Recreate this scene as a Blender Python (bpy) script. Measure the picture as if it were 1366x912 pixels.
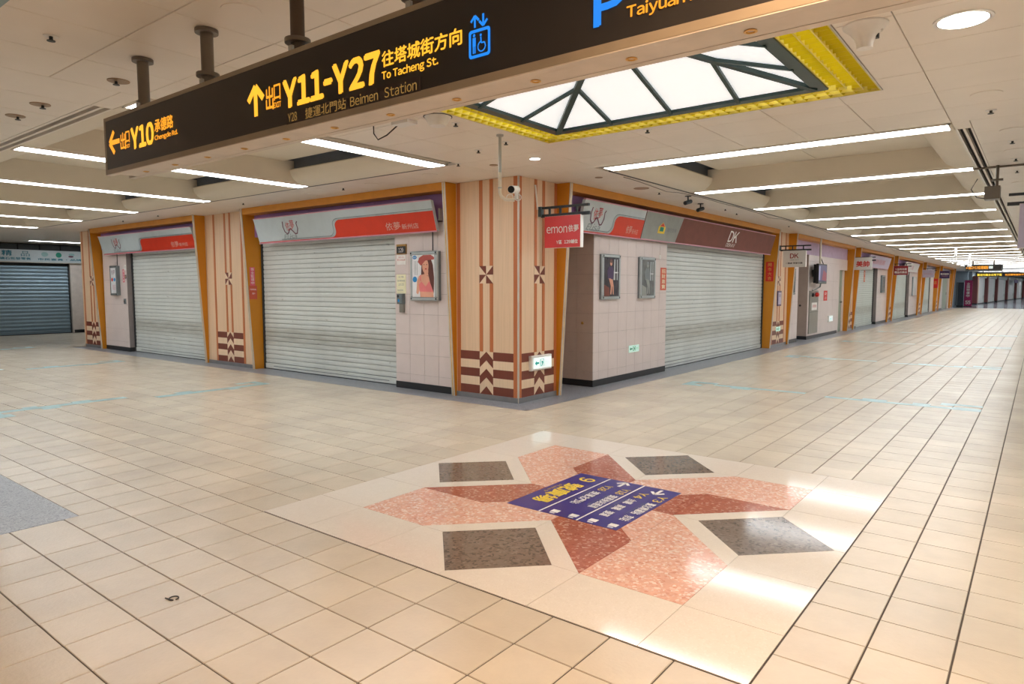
import bpy, bmesh, math, random
from mathutils import Vector, Matrix
random.seed(7)
SC = bpy.context.scene
COL = SC.collection
for o in list(bpy.data.objects):
    bpy.data.objects.remove(o)
R = math.radians

# ------------------------------------------------------------------ camera
cam_d = bpy.data.cameras.new('camera')
cam = bpy.data.objects.new('camera', cam_d)
COL.objects.link(cam)
cam.location = (0, 0, 1.523)
cam.rotation_euler = (R(90 - 4.6), 0, R(38))
cam_d.sensor_width = 36.0
cam_d.lens = 900 / 1366 * 36.0
cam_d.clip_start = 0.03
cam_d.clip_end = 400
SC.camera = cam

# ------------------------------------------------------------------ world, exposure, lamp strengths
W = bpy.data.worlds.new('world')
SC.world = W
W.use_nodes = True
W.node_tree.nodes['Background'].inputs[0].default_value = (0.8, 0.85, 0.9, 1)
W.node_tree.nodes['Background'].inputs[1].default_value = 0.02
SC.view_settings.view_transform = 'Standard'
SC.view_settings.look = 'None'
SC.view_settings.gamma = 1.0
SC.view_settings.exposure = 0.0
SC.view_settings.use_curve_mapping = False
try:
    SC.cycles.use_denoising = True
    SC.cycles.max_bounces = 10
    SC.cycles.diffuse_bounces = 6
    SC.cycles.sample_clamp_indirect = 8.0
except Exception:
    pass
STRIP = 18.0         # fluorescent strips
STRIP_COL = (0.93, 0.975, 1.0)
WARM = (1.0, 0.62, 0.34)
WARM_W = 17.0        # warm recessed downlights, watts
PANE = 0.62           # luminous skylight panes
TUBE = 8.0           # tubes over the yellow louvres

# ------------------------------------------------------------------ place: corridor planes (metres)
XF = -5.355          # facade along the long corridor (faces +X)
YF = 6.99            # facade along the left corridor (faces -Y)
XE = 0.44            # opposite facade of the long corridor
YS = 1.33            # opposite facade of the left corridor
CX, CY = -2.463, 4.158
ZC = 2.96            # ceiling
YEND = 63.0
XEND = -25.8

# ------------------------------------------------------------------ materials
def srgb(c):
    return tuple(((v / 255) / 12.92 if v / 255 <= 0.04045 else ((v / 255 + 0.055) / 1.055) ** 2.4) for v in c) + (1.0,)

MATS = {}
def new_mat(name):
    m = bpy.data.materials.new(name)
    m.use_nodes = True
    nt = m.node_tree
    b = nt.nodes['Principled BSDF']
    MATS[name] = m
    return m, nt, b

def N(nt, typ, **kw):
    n = nt.nodes.new(typ)
    for k, v in kw.items():
        setattr(n, k, v)
    return n

def pos(nt, scale=(1, 1, 1)):
    g = N(nt, 'ShaderNodeNewGeometry')
    mp = N(nt, 'ShaderNodeMapping')
    mp.inputs['Scale'].default_value = scale
    nt.links.new(g.outputs['Position'], mp.inputs['Vector'])
    return mp.outputs['Vector']

def noise(nt, vec, scale, detail=3, rough=0.5):
    n = N(nt, 'ShaderNodeTexNoise')
    n.inputs['Scale'].default_value = scale
    n.inputs['Detail'].default_value = detail
    n.inputs['Roughness'].default_value = rough
    nt.links.new(vec, n.inputs['Vector'])
    return n.outputs['Fac']

def ramp(nt, fac, stops):
    r = N(nt, 'ShaderNodeValToRGB')
    el = r.color_ramp.elements
    while len(el) < len(stops):
        el.new(0.5)
    for e, (p, c) in zip(el, stops):
        e.position = p
        e.color = c
    nt.links.new(fac, r.inputs['Fac'])
    return r.outputs['Color']

def mix(nt, fac, a, b, mode='MIX'):
    n = N(nt, 'ShaderNodeMix', data_type='RGBA', blend_type=mode)
    for sock, v in ((n.inputs[0], fac), (n.inputs[6], a), (n.inputs[7], b)):
        if hasattr(v, 'is_output'):
            nt.links.new(v, sock)
        else:
            sock.default_value = v
    return n.outputs[2]

def bump(nt, b, fac, strength, dist):
    n = N(nt, 'ShaderNodeBump')
    n.inputs['Strength'].default_value = strength
    n.inputs['Distance'].default_value = dist
    nt.links.new(fac, n.inputs['Height'])
    nt.links.new(n.outputs['Normal'], b.inputs['Normal'])

def mat(name, col, rough=0.5, metal=0.0, var=0.06, vscale=(6, 6, 6), bmp=None, spec=0.5, coat=0.0):
    """plain surface with a faint procedural mottling"""
    m, nt, b = new_mat(name)
    c = srgb(col)
    v = pos(nt, vscale)
    f = noise(nt, v, 1.0, 4, 0.6)
    dark = tuple(x * (1 - var * 1.6) for x in c[:3]) + (1,)
    lite = tuple(min(1, x * (1 + var)) for x in c[:3]) + (1,)
    nt.links.new(ramp(nt, f, [(0.3, dark), (0.7, lite)]), b.inputs['Base Color'])
    b.inputs['Roughness'].default_value = rough
    b.inputs['Metallic'].default_value = metal
    b.inputs['Specular IOR Level'].default_value = spec
    if coat:
        b.inputs['Coat Weight'].default_value = coat
        b.inputs['Coat Roughness'].default_value = 0.08
    if bmp:
        bump(nt, b, noise(nt, pos(nt), bmp[0], 2), bmp[1], bmp[2])
    return m

def emit(name, col, strength, base=(20, 20, 20)):
    m, nt, b = new_mat(name)
    b.inputs['Base Color'].default_value = srgb(base)
    b.inputs['Emission Color'].default_value = tuple(col[:3]) + (1,)
    b.inputs['Emission Strength'].default_value = strength
    b.inputs['Roughness'].default_value = 0.4
    return m

def tile_mat(name, col, pitch, off, rough, var, rel):
    m, nt, b = new_mat(name)
    g = N(nt, 'ShaderNodeNewGeometry')
    s = N(nt, 'ShaderNodeVectorMath', operation='SUBTRACT')
    s.inputs[1].default_value = off
    nt.links.new(g.outputs['Position'], s.inputs[0])
    d = N(nt, 'ShaderNodeVectorMath', operation='DIVIDE')
    d.inputs[1].default_value = (pitch, pitch, 50)
    nt.links.new(s.outputs[0], d.inputs[0])
    fl = N(nt, 'ShaderNodeVectorMath', operation='FLOOR')
    nt.links.new(d.outputs[0], fl.inputs[0])
    wn = N(nt, 'ShaderNodeTexWhiteNoise', noise_dimensions='3D')
    nt.links.new(fl.outputs[0], wn.inputs['Vector'])
    c = srgb(col)
    dark = tuple(x * (1 - var) for x in c[:3]) + (1,)
    lite = tuple(min(1, x * (1 + var)) for x in c[:3]) + (1,)
    base = ramp(nt, wn.outputs['Value'], [(0, dark), (1, lite)])
    st = noise(nt, pos(nt), 1.6, 5, 0.65)
    stain = ramp(nt, st, [(0.35, (0.87, 0.87, 0.88, 1)), (0.65, (1.0, 1.0, 1.0, 1))])
    nt.links.new(mix(nt, 1.0, base, stain, 'MULTIPLY'), b.inputs['Base Color'])
    b.inputs['Roughness'].default_value = rough
    bump(nt, b, noise(nt, pos(nt), 55, 2, 0.5), rel, 0.004)
    return m

def terrazzo(name, base, chips, scale=38, rough=0.12, amount=0.5, mot=0.12):
    m, nt, b = new_mat(name)
    v = pos(nt)
    vo = N(nt, 'ShaderNodeTexVoronoi')
    vo.inputs['Scale'].default_value = scale
    vo.inputs['Randomness'].default_value = 1.0
    nt.links.new(v, vo.inputs['Vector'])
    sep = N(nt, 'ShaderNodeSeparateColor')
    nt.links.new(vo.outputs['Color'], sep.inputs[0])
    k = len(chips)
    stops = [(0.0, srgb(base)), (amount, srgb(base))]
    for i, c in enumerate(chips):
        stops.append((amount + (1 - amount) * (i + 0.5) / k, srgb(c)))
    chip = ramp(nt, sep.outputs[0], stops)
    f = noise(nt, v, 14, 4, 0.7)
    mott = ramp(nt, f, [(0.3, (1 - mot, 1 - mot, 1 - mot, 1)), (0.7, (1.0 + mot * 0.3,) * 3 + (1,))])
    nt.links.new(mix(nt, 1.0, chip, mott, 'MULTIPLY'), b.inputs['Base Color'])
    b.inputs['Roughness'].default_value = rough
    b.inputs['Specular IOR Level'].default_value = 0.5
    return m

def grain_mat(name, col, rough=0.4):
    m, nt, b = new_mat(name)
    c = srgb(col)
    f = noise(nt, pos(nt, (60, 60, 1.2)), 1.0, 3, 0.6)
    nt.links.new(ramp(nt, f, [(0.25, tuple(x * 0.88 for x in c[:3]) + (1,)), (0.75, tuple(min(1, x * 1.06) for x in c[:3]) + (1,))]), b.inputs['Base Color'])
    b.inputs['Roughness'].default_value = rough
    return m

def shutter_mat(name, col, dirt=(150, 150, 140), metal=0.0, rough=0.45, band=True):
    m, nt, b = new_mat(name)
    c = srgb(col)
    f = noise(nt, pos(nt, (1.3, 1.3, 0.35)), 1.0, 5, 0.65)
    base = ramp(nt, f, [(0.3, tuple(x * 0.86 for x in c[:3]) + (1,)), (0.65, c)])
    if band:
        g = N(nt, 'ShaderNodeNewGeometry')
        sx = N(nt, 'ShaderNodeSeparateXYZ')
        nt.links.new(g.outputs['Position'], sx.inputs[0])
        br = ramp(nt, sx.outputs['Z'], [(0.0, (0, 0, 0, 1)), (0.42, (0.05, 0.05, 0.05, 1)), (0.58, (1, 1, 1, 1)), (0.72, (1, 1, 1, 1)), (0.85, (0, 0, 0, 1))])
        nz = noise(nt, pos(nt, (2.5, 2.5, 14)), 1.0, 4, 0.6)
        mul = N(nt, 'ShaderNodeMath', operation='MULTIPLY')
        nt.links.new(br, mul.inputs[0])
        nt.links.new(nz, mul.inputs[1])
        base = mix(nt, mul.outputs[0], base, srgb(dirt))
        sp = noise(nt, pos(nt, (9, 9, 26)), 1.0, 2, 0.5)
        spm = ramp(nt, sp, [(0.70, (0, 0, 0, 1)), (0.78, (0.55, 0.55, 0.55, 1))])
        base = mix(nt, spm, base, srgb((110, 112, 108)))
    nt.links.new(base, b.inputs['Base Color'])
    b.inputs['Metallic'].default_value = metal
    b.inputs['Roughness'].default_value = rough
    return m

M_TILE = tile_mat('floor_tile', (209, 197, 178), 0.3, (-0.81, 2.5, -20), 0.26, 0.05, 0.26)
M_GROUT = mat('grout', (74, 66, 60), 0.9)
M_WHITE_SLAB = terrazzo('cream_stone', (226, 217, 206), [(222, 212, 200), (230, 222, 212)], 140, 0.09, 0.7, 0.03)
M_PINK = terrazzo('pink_stone', (228, 178, 158), [(236, 202, 186), (216, 154, 134), (240, 216, 204)], 62, 0.12, 0.45)
M_RED = terrazzo('red_stone', (174, 104, 86), [(156, 88, 72), (186, 118, 98), (206, 156, 138)], 62, 0.11, 0.6)
M_GREYST = terrazzo('grey_stone', (124, 110, 100), [(104, 92, 84), (138, 124, 114), (88, 80, 74)], 60, 0.12, 0.5)
M_GRANITE = terrazzo('granite', (140, 144, 152), [(118, 122, 132), (160, 164, 170), (100, 104, 114)], 120, 0.32, 0.4)
M_TEAL = mat('teal_tile', (146, 184, 186), 0.3)
M_POLISH = mat('dark_polished_floor', (140, 146, 156), 0.12, var=0.1)
M_CEIL = mat('ceiling_panel', (228, 220, 209), 0.38, var=0.02, vscale=(2, 2, 2))
M_COFFER = mat('coffer', (222, 214, 198), 0.6, var=0.02, vscale=(2, 2, 2))
M_DARKSLAB = mat('ceiling_slab', (150, 160, 172), 0.9)
M_BLACK = mat('black_gap', (14, 14, 15), 0.8)
M_WALL = mat('wall_plain', (206, 196, 188), 0.7)
M_PINKTILE = mat('pinkish_wall_tile', (214, 202, 199), 0.28, var=0.03, vscale=(3, 3, 3))
M_TILEJOINT = mat('wall_joint', (140, 130, 128), 0.8)
M_SKIRT = mat('black_skirting', (30, 32, 36), 0.35)
M_BEIGE = grain_mat('beige_laminate', (222, 192, 160))
M_ORSTR = grain_mat('orange_brown_stripe', (190, 112, 66))
M_BROWN = grain_mat('dark_brown_laminate', (116, 56, 42))
M_PALE = grain_mat('pale_laminate', (228, 202, 172))
M_FIN = mat('mustard_fin', (204, 132, 22), 0.4, var=0.03, vscale=(3, 3, 3))
M_HEADER = mat('orange_header', (206, 138, 44), 0.45, var=0.04)
M_TRIM = mat('metal_trim', (206, 200, 188), 0.3, 0.4)
M_TRIMY = mat('brass_line', (216, 168, 80), 0.35, 0.2)
M_KICK = mat('steel_kick', (136, 138, 142), 0.32, 0.5)
M_PURPLE = mat('purple_fascia', (150, 110, 166), 0.5, var=0.06)
M_LILAC = mat('lilac_fascia', (188, 164, 196), 0.5)
M_SHUT = shutter_mat('cream_shutter', (212, 218, 216))
M_SHUTB = shutter_mat('steel_blue_shutter', (134, 156, 170), rough=0.35, metal=0.35, band=False)
M_SHUTF = shutter_mat('far_shutter', (200, 208, 202))
M_RAIL = mat('guide_rail', (58, 60, 62), 0.5, 0.3)
M_SIGNW = mat('signboard_pale', (188, 200, 205), 0.35, var=0.03)
M_SIGNR = mat('signboard_red', (208, 52, 22), 0.35, var=0.04)
M_SIGNPINK = mat('pinkish_edge', (196, 140, 156), 0.4)
M_SIGNBROWN = mat('signboard_brown', (116, 60, 48), 0.6, var=0.08)
M_SIGNGREY = mat('signboard_grey', (146, 152, 148), 0.35, var=0.06)
M_INK = mat('dark_ink', (60, 52, 54), 0.6)
M_INKR = mat('red_ink', (196, 56, 52), 0.6)
M_INKP = mat('purple_ink', (110, 70, 90), 0.6)
M_INKW = mat('white_ink', (238, 234, 232), 0.5)
M_INKG = mat('grey_ink', (120, 136, 140), 0.6)
M_ALU = mat('aluminium', (184, 194, 198), 0.3, 0.55)
M_ALUD = mat('dark_aluminium', (120, 130, 134), 0.35, 0.5)
M_POSTW = mat('poster_white', (230, 232, 236), 0.2)
M_SKIN = mat('printed_skin', (222, 164, 138), 0.3)
M_HAIR = mat('printed_hair', (96, 52, 46), 0.3)
M_HAT = mat('printed_hat', (176, 84, 78), 0.3)
M_BRA = mat('printed_top', (226, 126, 128), 0.3)
M_LIP = mat('printed_lip', (190, 50, 60), 0.3)
M_BLUE = mat('print_blue', (28, 138, 206), 0.4)
M_DKPOST = mat('dark_poster', (64, 62, 72), 0.25, var=0.3, vscale=(14, 14, 9))
M_DKPOST2 = mat('grey_poster', (104, 110, 112), 0.25, var=0.3, vscale=(14, 14, 9))
M_PLATE = mat('black_plate', (26, 26, 28), 0.4)
M_GOLD = mat('gold_plate', (170, 130, 70), 0.35, 0.5)
M_PAPERW = mat('paper_white', (236, 234, 230), 0.7)
M_PAPERY = mat('paper_cream', (234, 230, 196), 0.7)
M_REDPAPER = mat('red_paper', (206, 40, 30), 0.6)
M_CORALPAPER = mat('coral_paper', (206, 92, 66), 0.6)
M_PINKPAPER = mat('pink_paper', (222, 96, 116), 0.6)
M_YELPRINT = mat('yellow_print', (238, 206, 66), 0.5)
M_GREEN = mat('green_print', (20, 140, 116), 0.5)
M_GLOW = emit('phosphor_plate', (0.55, 0.95, 0.82), 0.32, (200, 230, 216))
M_EXITW = emit('lit_exit_face', (0.82, 1.0, 1.0), 0.55, (230, 240, 240))
M_EXITG = emit('lit_exit_green', (0.02, 0.55, 0.45), 0.6)
M_PLASTIC = mat('white_plastic', (226, 224, 220), 0.4)
M_IRON = mat('dark_iron', (34, 40, 44), 0.45)
M_IRONB = mat('blue_grey_iron', (62, 84, 92), 0.45)
M_BLADERED = mat('blade_red', (214, 66, 70), 0.35, var=0.03)
M_BLADEW = mat('blade_white', (214, 214, 212), 0.35, var=0.03)
M_BLADEDR = mat('blade_dark_red', (134, 26, 38), 0.35)
M_BLADEP = mat('blade_purple', (64, 46, 90), 0.35)
M_LAV = mat('lavender_panel', (190, 184, 208), 0.35)
M_POLE = mat('painted_pole', (112, 104, 94), 0.4, 0.3)
M_POLED = mat('rusty_pole', (78, 66, 54), 0.5, 0.2)
M_GALV = mat('galvanised_pipe', (170, 172, 170), 0.35, 0.6)
M_CREAMPIPE = mat('cream_pipe', (214, 206, 190), 0.45)
M_SIGNBLK = mat('sign_face_black', (40, 37, 36), 0.35, var=0.04)
M_SIGNFR = mat('sign_frame', (150, 138, 120), 0.4, 0.25)
M_SIGNUN = mat('sign_underside', (206, 196, 184), 0.45)
M_AMBER = emit('amber_led', (1.0, 0.36, 0.02), 1.25)
M_AMBER_HOT = emit('amber_panel', (1.0, 0.46, 0.03), 1.35)
M_AMBER_DIM = emit('dim_led', (0.62, 0.34, 0.08), 0.55)
M_LEDBACK = mat('led_backing', (48, 38, 36), 0.5)
M_BLUELED = emit('blue_panel', (0.01, 0.27, 0.95), 1.0)
M_GREENFR = mat('dark_green_steel', (42, 66, 64), 0.4)
M_LOUV = mat('yellow_louvre', (214, 197, 26), 0.4, var=0.05)
_nt = M_LOUV.node_tree
_tr = N(_nt, 'ShaderNodeBsdfTranslucent'); _tr.inputs['Color'].default_value = srgb((228, 216, 60))
_mx = N(_nt, 'ShaderNodeMixShader'); _mx.inputs[0].default_value = 0.5
_nt.links.new(_nt.nodes['Principled BSDF'].outputs[0], _mx.inputs[1]); _nt.links.new(_tr.outputs[0], _mx.inputs[2])
_nt.links.new(_mx.outputs[0], _nt.nodes['Material Output'].inputs['Surface'])
M_LOUV_LIT = mat('yellow_louvre_lit_rail', (222, 206, 96), 0.4)  # paler than the slats: light bounced off the floor is painted in
M_COVESHADE = mat('cove_shade', (112, 120, 130), 0.7)  # dark grey-blue paints the shade of the gap above the coves
M_INKF = mat('faded_ink', (216, 178, 166), 0.5)
M_STRIP = emit('strip_diffuser', STRIP_COL, STRIP, (240, 240, 240))
M_STRIPOFF = mat('unlit_diffuser', (120, 150, 158), 0.3)
M_PANE = emit('luminous_pane', (0.92, 0.97, 1.0), PANE, (235, 240, 242))
M_TUBE = emit('tube', (0.97, 1.0, 0.9), TUBE, (240, 240, 240))
M_DOWN = emit('downlight_lens', (1.0, 0.92, 0.80), 24.0, (240, 240, 240))
M_DOWNS = emit('downlight_lens_cool', (0.9, 0.96, 1.0), 8.0, (240, 240, 240))
M_BRONZE = mat('brass_ring', (150, 122, 92), 0.4, 0.4)
M_OPAL = mat('opal_lens', (216, 206, 190), 0.3)
M_SCREEN = emit('tv_screen', (0.10, 0.09, 0.20), 0.5, (40, 36, 60))
M_SCREENR = emit('tv_red', (0.45, 0.06, 0.10), 0.5)
M_SCREENW = emit('tv_white', (0.5, 0.5, 0.75), 0.6)
M_STEEL = mat('brushed_steel', (146, 146, 140), 0.3, 0.7, var=0.06, vscale=(30, 30, 2))
M_DOORG = mat('grey_green_door', (142, 154, 138), 0.45)
M_STICKER = mat('blue_floor_sticker', (54, 46, 132), 0.28, var=0.05)
M_RUBBER = mat('dark_wire', (52, 48, 46), 0.6)
M_COVERED = mat('dark_cover', (62, 76, 86), 0.6, var=0.15)
M_MAGENTA = mat('magenta_banner', (170, 30, 96), 0.5)
M_GREYBLUE = mat('grey_blue_wall', (124, 136, 144), 0.5)
M_BRICKRED = mat('dark_red_column', (110, 58, 56), 0.4)

# ------------------------------------------------------------------ mesh helpers
class MB:
    """collects shapes and links them as ONE mesh object"""
    def __init__(s, tf=None):
        s.v, s.f, s.sm = [], [], []
        s.tf = tf or (lambda x, y, z: (x, y, z))
    def add(s, vs, fs, smooth=False):
        n = len(s.v)
        s.v += [s.tf(*p) for p in vs]
        s.f += [tuple(n + i for i in f) for f in fs]
        s.sm += [smooth] * len(fs)
        return s
    def box(s, x0, x1, y0, y1, z0, z1):
        return s.add([(x0, y0, z0), (x1, y0, z0), (x1, y1, z0), (x0, y1, z0), (x0, y0, z1), (x1, y0, z1), (x1, y1, z1), (x0, y1, z1)],
                     [(0, 3, 2, 1), (4, 5, 6, 7), (0, 1, 5, 4), (1, 2, 6, 5), (2, 3, 7, 6), (3, 0, 4, 7)])
    def cbox(s, x0, x1, y0, y1, z0, z1, c=0.01):
        """box with chamfered edges along its front face (y0 side)"""
        v = [(x0, y1, z0), (x1, y1, z0), (x1, y1, z1), (x0, y1, z1),
             (x0, y0 + c, z0), (x1, y0 + c, z0), (x1, y0 + c, z1), (x0, y0 + c, z1),
             (x0 + c, y0, z0 + c), (x1 - c, y0, z0 + c), (x1 - c, y0, z1 - c), (x0 + c, y0, z1 - c)]
        f = [(0, 3, 2, 1)]
        for a, b in ((0, 4), (4, 8)):
            for i in range(4):
                j = (i + 1) % 4
                f.append((a + i, a + j, b + j, b + i))
        f.append((8, 9, 10, 11))
        return s.add(v, f)
    def prism(s, poly, h0, h1, axis='z'):
        """extrude a polygon: axis z -> poly is (x,y); axis y -> poly is (x,z); axis x -> poly is (y,z)"""
        n = len(poly)
        def p(a, b, h):
            return (a, b, h) if axis == 'z' else ((a, h, b) if axis == 'y' else (h, a, b))
        v = [p(a, b, h0) for a, b in poly] + [p(a, b, h1) for a, b in poly]
        f = [tuple(range(n - 1, -1, -1)), tuple(range(n, 2 * n))] + [(i, (i + 1) % n, n + (i + 1) % n, n + i) for i in range(n)]
        return s.add(v, f)
    def lathe(s, c, prof, seg=20, axis='z', smooth=True):
        """profile of (radius, height) about c"""
        v, f = [], []
        for r, h in prof:
            for i in range(seg):
                a = 2 * math.pi * i / seg
                if axis == 'z':
                    v.append((c[0] + r * math.cos(a), c[1] + r * math.sin(a), c[2] + h))
                elif axis == 'y':
                    v.append((c[0] + r * math.cos(a), c[1] + h, c[2] + r * math.sin(a)))
                else:
                    v.append((c[0] + h, c[1] + r * math.cos(a), c[2] + r * math.sin(a)))
        for k in range(len(prof) - 1):
            for i in range(seg):
                j = (i + 1) % seg
                f.append((k * seg + i, k * seg + j, (k + 1) * seg + j, (k + 1) * seg + i))
        f.append(tuple(range(seg - 1, -1, -1)))
        f.append(tuple(range((len(prof) - 1) * seg, len(prof) * seg)))
        return s.add(v, f, smooth)
    def tube(s, pts, r, seg=10):
        """tube through points"""
        pts = [Vector(p) for p in pts]
        v, f = [], []
        for k, p in enumerate(pts):
            a = pts[max(0, k - 1)]
            b = pts[min(len(pts) - 1, k + 1)]
            d = (b - a).normalized()
            u = d.cross(Vector((0, 0, 1)))
            if u.length < 1e-3:
                u = d.cross(Vector((1, 0, 0)))
            u.normalize()
            w = d.cross(u)
            for i in range(seg):
                t = 2 * math.pi * i / seg
                q = p + u * (r * math.cos(t)) + w * (r * math.sin(t))
                v.append(tuple(q))
        for k in range(len(pts) - 1):
            for i in range(seg):
                j = (i + 1) % seg
                f.append((k * seg + i, k * seg + j, (k + 1) * seg + j, (k + 1) * seg + i))
        f.append(tuple(range(seg - 1, -1, -1)))
        f.append(tuple(range((len(pts) - 1) * seg, len(pts) * seg)))
        return s.add(v, f, True)
    def mesh(s, name, m, org=(0, 0, 0)):
        me = bpy.data.meshes.new(name)
        me.from_pydata([(a - org[0], b - org[1], c - org[2]) for a, b, c in s.v], [], s.f)
        bm = bmesh.new()
        bm.from_mesh(me)
        bmesh.ops.recalc_face_normals(bm, faces=bm.faces)
        bm.to_mesh(me)
        bm.free()
        if any(s.sm):
            for p, fl in zip(me.polygons, s.sm):
                p.use_smooth = fl
            me.set_sharp_from_angle(angle=R(40))
        me.materials.append(m)
        me.update()
        return me
    def build(s, name, m, parent=None, org=None, label=None):
        """world-space geometry; the object origin is the parent's world position (or org)"""
        po = wpos(parent) if parent is not None else Vector((0, 0, 0))
        og = Vector(org) if org is not None else po
        o = bpy.data.objects.new(name, s.mesh(name, m, og))
        COL.objects.link(o)
        if parent is not None:
            o.parent = parent
        o.location = og - po
        if label:
            o['label'] = label
        return o

def wpos(o):
    p = Vector((0, 0, 0))
    while o is not None:
        p = p + o.location
        o = o.parent
    return p

def tag(o, label=None, cat=None, group=None, kind=None):
    if label: o['label'] = label
    if cat: o['category'] = cat
    if group: o['group'] = group
    if kind: o['kind'] = kind
    return o

def thing(name, label, cat, loc, group=None, kind=None):
    o = bpy.data.objects.new(name, None)
    o.empty_display_size = 0.1
    COL.objects.link(o)
    o.location = loc
    return tag(o, label, cat, group, kind)

def copy_at(o, parent, loc):
    c = o.copy()
    COL.objects.link(c)
    c.parent = parent
    c.location = loc
    return c

# facade frames: s along the facade (to the right when facing it), y into the wall, z up
def FL(s, y, z): return (s, YF + y, z)
def FR(s, y, z): return (XF - y, s, z)
def FE(s, y, z): return (XE + y, s, z)         # opposite facade of the long corridor (faces -X)

# lettering ----------------------------------------------------------
_raw = {}
def glyph(ch):
    """outline mesh of one character from the built-in font stack (full-width forms for Latin)"""
    if ch in _raw:
        return _raw[ch]
    o_ = ord(ch)
    body = chr(o_ + 0xFEE0) if 0x21 <= o_ <= 0x7E else ch
    cu = bpy.data.curves.new('t', 'FONT')
    cu.body = body
    cu.size = 1.0
    cu.resolution_u = 3
    ob = bpy.data.objects.new('t', cu)
    me = ob.to_mesh()
    vs = [(v.co.x, v.co.y) for v in me.vertices]
    fs = [tuple(p.vertices) for p in me.polygons]
    ob.to_mesh_clear()
    bpy.data.objects.remove(ob)
    bpy.data.curves.remove(cu)
    if 0x21 <= o_ <= 0x7E and vs:
        x0 = min(v[0] for v in vs); x1 = max(v[0] for v in vs)
        vs = [(a - x0, b) for a, b in vs]
        if ch == '-':
            vs = [(a * 0.42, b * 1.0) for a, b in vs]; x1 = x0 + (x1 - x0) * 0.42
        adv = x1 - x0 + 0.085
    else:
        adv = 1.0
    _raw[ch] = (vs, fs, adv)
    return _raw[ch]
_txt = {}
def text_geo(body):
    if body in _txt:
        return _txt[body]
    vs, fs, cur = [], [], 0.0
    for ch in body:
        if ch == ' ':
            cur += 0.26; continue
        g, f, adv = glyph(ch)
        n = len(vs)
        vs += [(a + cur, b) for a, b in g]
        fs += [tuple(n + i for i in p) for p in f]
        cur += adv
    x0 = min(v[0] for v in vs); x1 = max(v[0] for v in vs)
    y0 = min(v[1] for v in vs); y1 = max(v[1] for v in vs)
    _txt[body] = ([((a - x0) / (x1 - x0), (b - y0) / (y1 - y0)) for a, b in vs], fs, (x1 - x0), (y1 - y0))
    return _txt[body]

def put_text(mb, body, fn, bold=0.0):
    """fn maps (u,v) in 0..1 to a world point; bold thickens the strokes by shifted copies"""
    vs, fs, wd, ht = text_geo(body)
    sh = [(0, 0)]
    if bold > 0:
        du, dv = bold * 1.1 / wd, bold * 1.1 / ht
        sh = [(-du, 0), (du, 0), (0, dv), (0, -dv), (du * .7, dv * .7), (-du * .7, -dv * .7)]
    o_ = Vector(fn(0, 0))
    nrm = (Vector(fn(1, 0)) - o_).cross(Vector(fn(0, 1)) - o_).normalized()
    for k, (a, b) in enumerate(sh):
        n = len(mb.v)
        for u, v in vs:
            p = Vector(fn(min(1.03, max(-0.03, u + a)), min(1.03, max(-0.03, v + b)))) + nrm * (0.00016 * k)
            mb.v.append(tuple(p))
        mb.f += [tuple(n + i for i in f) for f in fs]
        mb.sm += [False] * len(fs)

def flat_mesh(name, mb, m, parent, label=None):
    """print lying flat on a face: no normal recalculation needed"""
    po = wpos(parent)
    me = bpy.data.meshes.new(name)
    me.from_pydata([(a - po[0], b - po[1], c - po[2]) for a, b, c in mb.v], [], mb.f)
    me.materials.append(m)
    me.update()
    o = bpy.data.objects.new(name, me)
    COL.objects.link(o)
    o.parent = parent
    if label: o['label'] = label
    return o

def plane_map(F, s0, s1, z0, z1, y, y_top=None):
    """text rectangle on a facade (y may lean from y at the bottom to y_top at the top)"""
    yt = y if y_top is None else y_top
    return lambda u, v: F(s0 + (s1 - s0) * u, y + (yt - y) * v, z0 + (z1 - z0) * v)

def letters(name, body, fn, m, parent, bold=0.0):
    mb = MB()
    put_text(mb, body, fn, bold)
    return flat_mesh(name, mb, m, parent)

# ================================================================== FLOOR
X0G, Y0G, T = -0.81, 2.5, 0.3
floor = MB().box(-27, 8, -9, 61.0, -0.12, -0.004).build('floor', M_GROUT)
tag(floor, 'beige square-tiled mall floor with grey granite borders', 'floor', kind='structure')
MX0, MX1, MY0, MY1 = CX - 1.65, CX + 1.65, CY - 1.65, CY + 1.65
SWX, SWY = -5.0, 1.69   # outer edges of the granite borders round the corner blocks
NWX, NWY = -4.95, 6.63
NEX, SEY = 0.08, 1.69
def in_granite(x, y):
    return (x < NWX and y > NWY) or (x < SWX and y < SWY) or (x > NEX and y > NWY) or (x > NEX and y < SEY)
def visible(x, y):
    a = math.degrees(math.atan2(-x, y))
    d = math.hypot(x, y)
    return -0.5 < a < 76.0 and d > 2.0
cells = []
for i in range(-90, 30):
    for j in range(-40, 200):
        x, y = X0G + T * i, Y0G + T * j
        cx, cy = x + T / 2, y + T / 2
        if not (-25.8 < cx < 6 and -7 < cy < 61): continue
        inA = -5.4 < cx < 0.5 and -7 < cy < 61
        inB = 1.3 < cy < 7.05
        inC = cx < -19.6 and cy > 6
        if not (inA or inB or (inC and cy < 14)): continue
        if cx < -19.6 and cy < 1.3: continue
        cells.append((x, y))
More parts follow.
